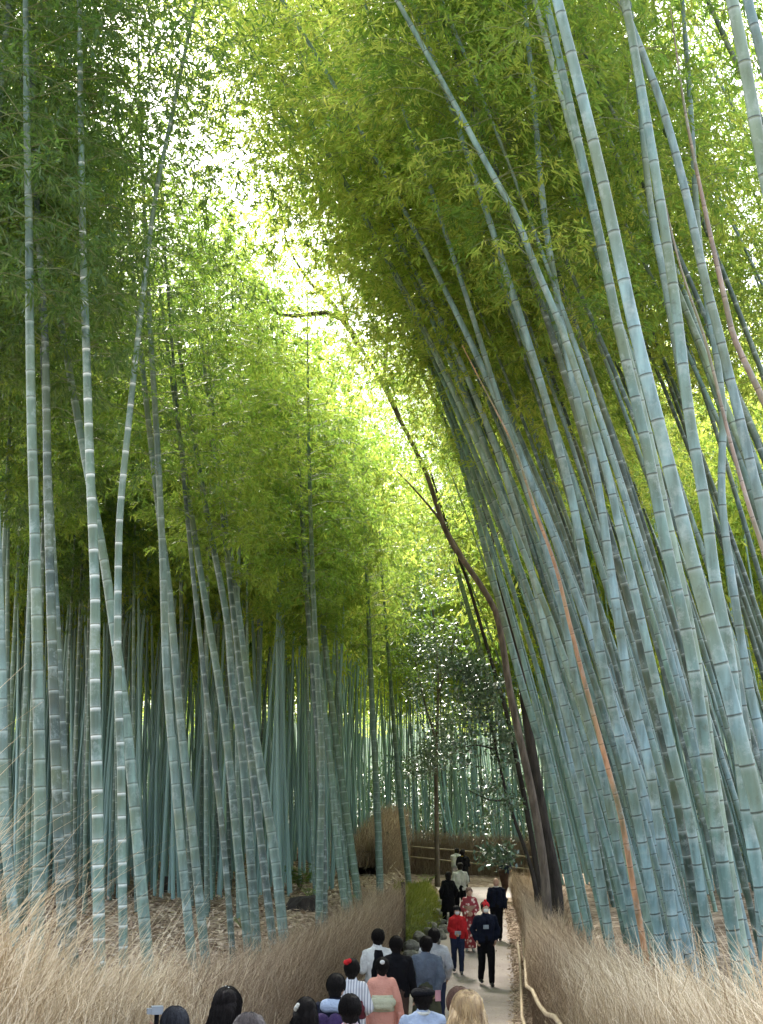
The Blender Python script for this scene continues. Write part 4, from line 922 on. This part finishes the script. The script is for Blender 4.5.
greyblue = cloth('slate_jacket', (.12,.145,.19)); lgrey = cloth('pale_grey_jacket', (.42,.43,.45)); olive = cloth('olive_cloth', (.085,.09,.055)); redj = cloth('red_jacket', (.55,.025,.03)); jeans = cloth('dark_jeans', (.025,.035,.075))
denim = cloth('washed_denim', (.36,.43,.55)); cream = cloth('cream_cloth', (.62,.62,.55)); purple = cloth('dark_purple', (.05,.03,.09)); redhat = cloth('red_knit', (.6,.03,.04)); brownc = cloth('dark_brown_cloth', (.07,.045,.035)); obic = cloth('pale_green_obi', (.58,.58,.42)); maroon = cloth('maroon', (.14,.03,.04)); tan = cloth('tan_leather', (.30,.17,.08)); metal = simple('grey_plastic', (.35,.40,.45), None, 6, .35, metal=.3); pinkc = cloth('pink_cloth', (.65,.35,.4))
CROWD = 'people walking up the path seen from behind'; COMING = 'people coming down the path'
def item(mb, name, mats, label, cat, root, smooth=False):
    o = mb.build(name, mats, None, smooth); o.matrix_world = root.matrix_basis.copy() if False else Matrix.LocRotScale(root.location, root.rotation_euler, root.scale); tag(o, label, cat); return o
# coming towards us
r_, A_, h_ = put(457, 906, 33, PI, 'person in a red jacket, black cap and white mask, walking towards the camera', group=COMING, top=redj, bottom=('trousers', jeans), hat=('cap', black), mask=True, arms=('down','hold'), female=True, hairstyle='bob', shoes=cloth('grey_shoe', (.2,.2,.2)))
item(MB().box((0,.26,1.04),(.16,.05,.09)).box((0,.29,1.05),(.05,.03,.05)), 'camera', metal, 'small grey camera held at the waist by the person in red', 'camera', r_)
r_, A_, h_ = put(485, 900, 31.6, PI+.1, 'person in black with a red knit hat and white mask, walking towards the camera', group=COMING, top=navy, bottom=('trousers', black), hat=('beanie', redhat), mask=True, arms='pocket', stride=.14)
item(MB().box((.02,.17,1.2),(.11,.06,.08)).box((.02,.2,1.2),(.05,.03,.05)), 'camera', metal, 'camera hanging on the chest of the person with the red knit hat', 'camera', r_)
put(469, 878, 36, PI, 'person in a red and white floral kimono between the dark suit and the red jacket', group=COMING, kimono=floral(), obi=cloth('gold_obi', (.45,.28,.2)), hairstyle='updo', hair=HBR, arms='hold', female=True, hmax=1.62, shoes=WHITE, stride=.05)
put(496, 878, 38, PI-.15, 'bald person in a dark suit with a white shirt collar, walking towards the camera', group=COMING, top=navy, bottom=('trousers', black), hairstyle='bald', arms='down', collar=WHITE, stride=.1)
put(448, 872, 40.5, .2, 'person in a long black coat beside the person in the white jacket', group=COMING, coat=black, bottom=('trousers', black), hairstyle='bob', arms='pocket', female=True)
put(460, 863, 42.5, .1, 'person in a white jacket and black trousers seen from behind, far up the path', group=COMING, top=cream, bottom=('trousers', black), arms='hold')
r_, A_, h_ = put(456, 851, 50, -.3, 'farthest person in white, half hidden by a companion at the bend', group=COMING, top=WHITE, bottom=('trousers', lgrey), arms='raise', lean=.2, hmin=1.6)
put(463, 852, 49, .2, 'farthest person with a black back and white sleeves at the bend', group=COMING, coat=black, bottom=('trousers', black), arms='hold', lean=.15, hmin=1.6, hairstyle='bun', collar=cloth('yellow_scarf', (.6,.4,.08)))
put(503, 849, 47, -.9, 'person in dark blue bending forward at the corner of the right fence', group=COMING, top=cloth('ink_blue', (.02,.035,.06)), bottom=('trousers', brownc), arms='hold', lean=.3, hmin=1.6)
# walking away
put(378, 929, 22.5, .15, 'person with short black hair in a black top with white sleeves', group=CROWD, top=WHITE, bottom=('trousers', brownc), arms='phone', headturn=.3)
mbp = MB(); mbp.loft([(0,-.02,.92,.16,.15),(0,-.02,1.1,.155,.15),(0,-.02,1.25,.135,.15),(0,-.02,1.36,.09,.13),(0,-.02,1.42,.06,.10)], 22)
lp = [o for o in COL.objects if o.name.startswith('person')][-1]; mbp.blob('vest', black, lp, .01, 2, .008)

r_, A_, h_ = put(396, 937, 21, 0, 'person in a black jacket between the salmon kimono and the slate jacket', group=CROWD, top=black, bottom=('trousers', brownc), arms='down', stride=.1)
r_, A_, h_ = put(382, 957, 18.5, .05, 'person in a salmon pink kimono with a pale obi bow', group=CROWD, kimono=pinkm, obi=obic, hairstyle='updo', arms=('bag','down'), female=True, stride=.05, hmin=1.5, hmax=1.62)
MB().ball((0,-.115,1.66),(.035,.02,.03),10,8).build('hair_flower', WHITE, r_)
item(MB().box((-.27,.10,.78),(.09,.24,.17)).tube([(-.27,.0,.86),(-.26,.06,.98),(-.26,.14,.98),(-.27,.2,.86)],.012,6), 'handbag', tan, 'tan handbag carried beside the salmon kimono', 'handbag', r_)
r_, A_, h_ = put(434, 929, 24, -.1, 'person in a pale grey jacket, mostly hidden behind the slate jacket', group=CROWD, top=lgrey, bottom=('trousers', jeans), arms='pocket', stride=.16)
r_, A_, h_ = put(426, 937, 22, 0, 'person in a slate blue jacket and olive trousers with one hand behind', group=CROWD, top=greyblue, bottom=('wide', olive), arms=('pocket','back'), stride=.08)
item(MB().box((.17,-.20,.86),(.085,.012,.16), .2), 'phone', pinkc, 'pale pink phone in the hand of the person in the slate jacket', 'phone', r_)
r_, A_, h_ = put(352, 957, 17, -.1, 'person in a pale striped kimono with a red hair flower', group=CROWD, kimono=stripes(), obi=maroon, hairstyle='updo', female=True, arms='hold', hmin=1.5, hmax=1.65)
MB().ball((-.06,-.09,1.68),(.04,.03,.035),10,8).ball((-.02,-.11,1.7),(.03,.03,.03),10,8).build('hair_flower', redj, r_)
r_, A_, h_ = put(336, 975, 13.5, -.3, 'person in a navy jacket with a pale hood wearing a dark backpack', group=CROWD, top=navy, bottom=('trousers', jeans), hairstyle='short', hat=('cap', black), arms='hold', hmax=1.8)
MB().cap((-.07,-.09,1.40),(.07,-.09,1.40),.07,.07,12).blob('hood', denim, r_, .01, 2, .01)
bp_ = MB(); bp_.cap((-.08,-.22,1.02),(-.08,-.22,1.26),.10,.09,12).cap((.08,-.22,1.02),(.08,-.22,1.26),.10,.09,12); o = bp_.blob('backpack', purple, None, .012, 2, .01); o.matrix_world = Matrix.LocRotScale(r_.location, r_.rotation_euler, r_.scale); tag(o, 'dark purple backpack worn over the navy jacket', 'backpack')
put(350, 996, 10.8, .1, 'person with rounded short black hair and a pink collar at the bottom of the photo', group=CROWD, top=cloth('white_pink', (.6,.5,.52)), bottom=('trousers', black), collar=pinkc, hairstyle='short', hmax=1.75)
r_, A_, h_ = put(306, 999, 11.2, -.2, 'person with long black hair and a pale hair clip at the bottom of the photo', group=CROWD, top=black, bottom=('trousers', black), hairstyle='long', female=True)
MB().cap((-.075,-.08,1.62),(-.05,-.10,1.66),.022,.018,8).build('hair_clip', cream, r_)
r_, A_, h_ = put(228, 989, 9.6, -.75, 'person with long straight black hair and a tiny pearl crown', group=CROWD, top=purple, bottom=('wide', navy), hairstyle='long', female=True, arms=('hold','hold'))
k = MB(); 
for a in np.linspace(-1.1,1.1,7): k.ball((.085*math.sin(a), -.02+.0*a, 1.60+.105*math.cos(a)+.012), .009, 8, 6)
k.build('hair_pearls', cream, r_)
r_, A_, h_ = put(175, 1009, 8.8, 0, 'person with greying black hair filming with a camera held up', group=CROWD, top=black, bottom=('trousers', black), hair=HG, arms=('wave','down'), hmax=1.7)
g = P(157, 1010, 9.1); e = empty('video_camera', g, .3); tag(e, 'small pale video camera held up on a grip beside the greying head', 'camera')
MB().box((0,0,0),(.075,.06,.05)).box((-.05,0,-.005),(.03,.045,.035)).build('camera_body', metal, e, False); MB().tube([(.0,0,-.03),(0,0,-.2)], .016, 10).build('grip', black, e); MB().tube([(-.0,.03,0),(0,.055,0)], .02, 12).build('lens', black, e)
put(249, 1016, 7.6, .4, 'person with grey brown hair, only the crown showing at the bottom edge', group=CROWD, top=black, bottom=('trousers', black), hair=HGR, hmax=1.7)
put(423, 988, 13, 0, 'person in a black beret and a washed denim jacket', group=CROWD, top=denim, bottom=('trousers', black), hat=('beret', black), hair=HB, collar=cream, hmax=1.75)
put(459, 989, 10.3, .1, 'person with reddish brown hair hidden behind the blonde head', group=CROWD, top=brownc, bottom=('trousers', black), hair=HBR, hmax=1.75)
put(467, 993, 8.3, 0, 'person with wavy shoulder length blonde hair and a black top', group=CROWD, top=black, bottom=('trousers', black), hair=HBL, hairstyle='wavy', female=True, hmax=1.7, wide=1.1)

# ---------------------------------------------------------------- camera, light, world
cam = bpy.data.cameras.new('camera'); co = bpy.data.objects.new('camera', cam); COL.objects.link(co); S.camera = co
cam.sensor_fit = 'VERTICAL'; cam.sensor_height = 24; cam.lens = F*24/1024; cam.clip_end = 3000; cam.clip_start = .05
co.location = (0,0,0); co.rotation_euler = (math.pi/2 + PIT, 0, 0)
hx = np.linspace(-260, 260, 110); hy = np.linspace(104, 200, 30)
tag(grid('hill', list(hx), list(hy), lambda x, y: -1.5 + 16*sm(104, 170, y)*(1+.3*mnoise.noise(Vector((x*.02,y*.02,0)))) + (1.5*mnoise.noise(Vector((x*.2,y*.2,0))) if y > 106 else 0), simple('wooded_slope', (.05,.085,.04), (.02,.04,.022), .5, 1, 1, 2)), kind='structure')
SUN_EL, SUN_AZ = rad(52), rad(-14)           # azimuth from +Y, negative = left
sun = bpy.data.lights.new('sun', 'SUN'); sun.energy = 3.3; sun.angle = rad(11); sun.color = (1, .95, .86)
so = bpy.data.objects.new('sun', sun); COL.objects.link(so)
dv = Vector((math.sin(SUN_AZ)*math.cos(SUN_EL), math.cos(SUN_AZ)*math.cos(SUN_EL), math.sin(SUN_EL)))
so.rotation_euler = dv.to_track_quat('Z', 'Y').to_euler()
w = bpy.data.worlds.new('World'); S.world = w; w.use_nodes = True; nt = w.node_tree; nt.nodes.clear()
sky = nt.nodes.new('ShaderNodeTexSky'); sky.sky_type = 'NISHITA'; sky.sun_disc = False; sky.sun_elevation = SUN_EL; sky.sun_rotation = SUN_AZ; sky.dust_density = 4; sky.air_density = 1.2
hs = nt.nodes.new('ShaderNodeHueSaturation'); hs.inputs['Saturation'].default_value = .55
bg = nt.nodes.new('ShaderNodeBackground'); bg.inputs[1].default_value = .15; wo = nt.nodes.new('ShaderNodeOutputWorld')
nt.links.new(sky.outputs[0], hs.inputs['Color']); nt.links.new(hs.outputs[0], bg.inputs[0]); nt.links.new(bg.outputs[0], wo.inputs[0])
S.view_settings.view_transform = 'Standard'; S.view_settings.look = 'None'; S.view_settings.exposure = 2.42; S.view_settings.gamma = 1
S.cycles.max_bounces = 8; S.cycles.diffuse_bounces = 4; S.cycles.glossy_bounces = 2; S.cycles.transmission_bounces = 6; S.cycles.use_denoising = True
S.cycles.caustics_reflective = False; S.cycles.caustics_refractive = False

for o in COL.objects:
    if 'label' in o and len(o['label'].split()) > 16: print('LONG', o['label'])
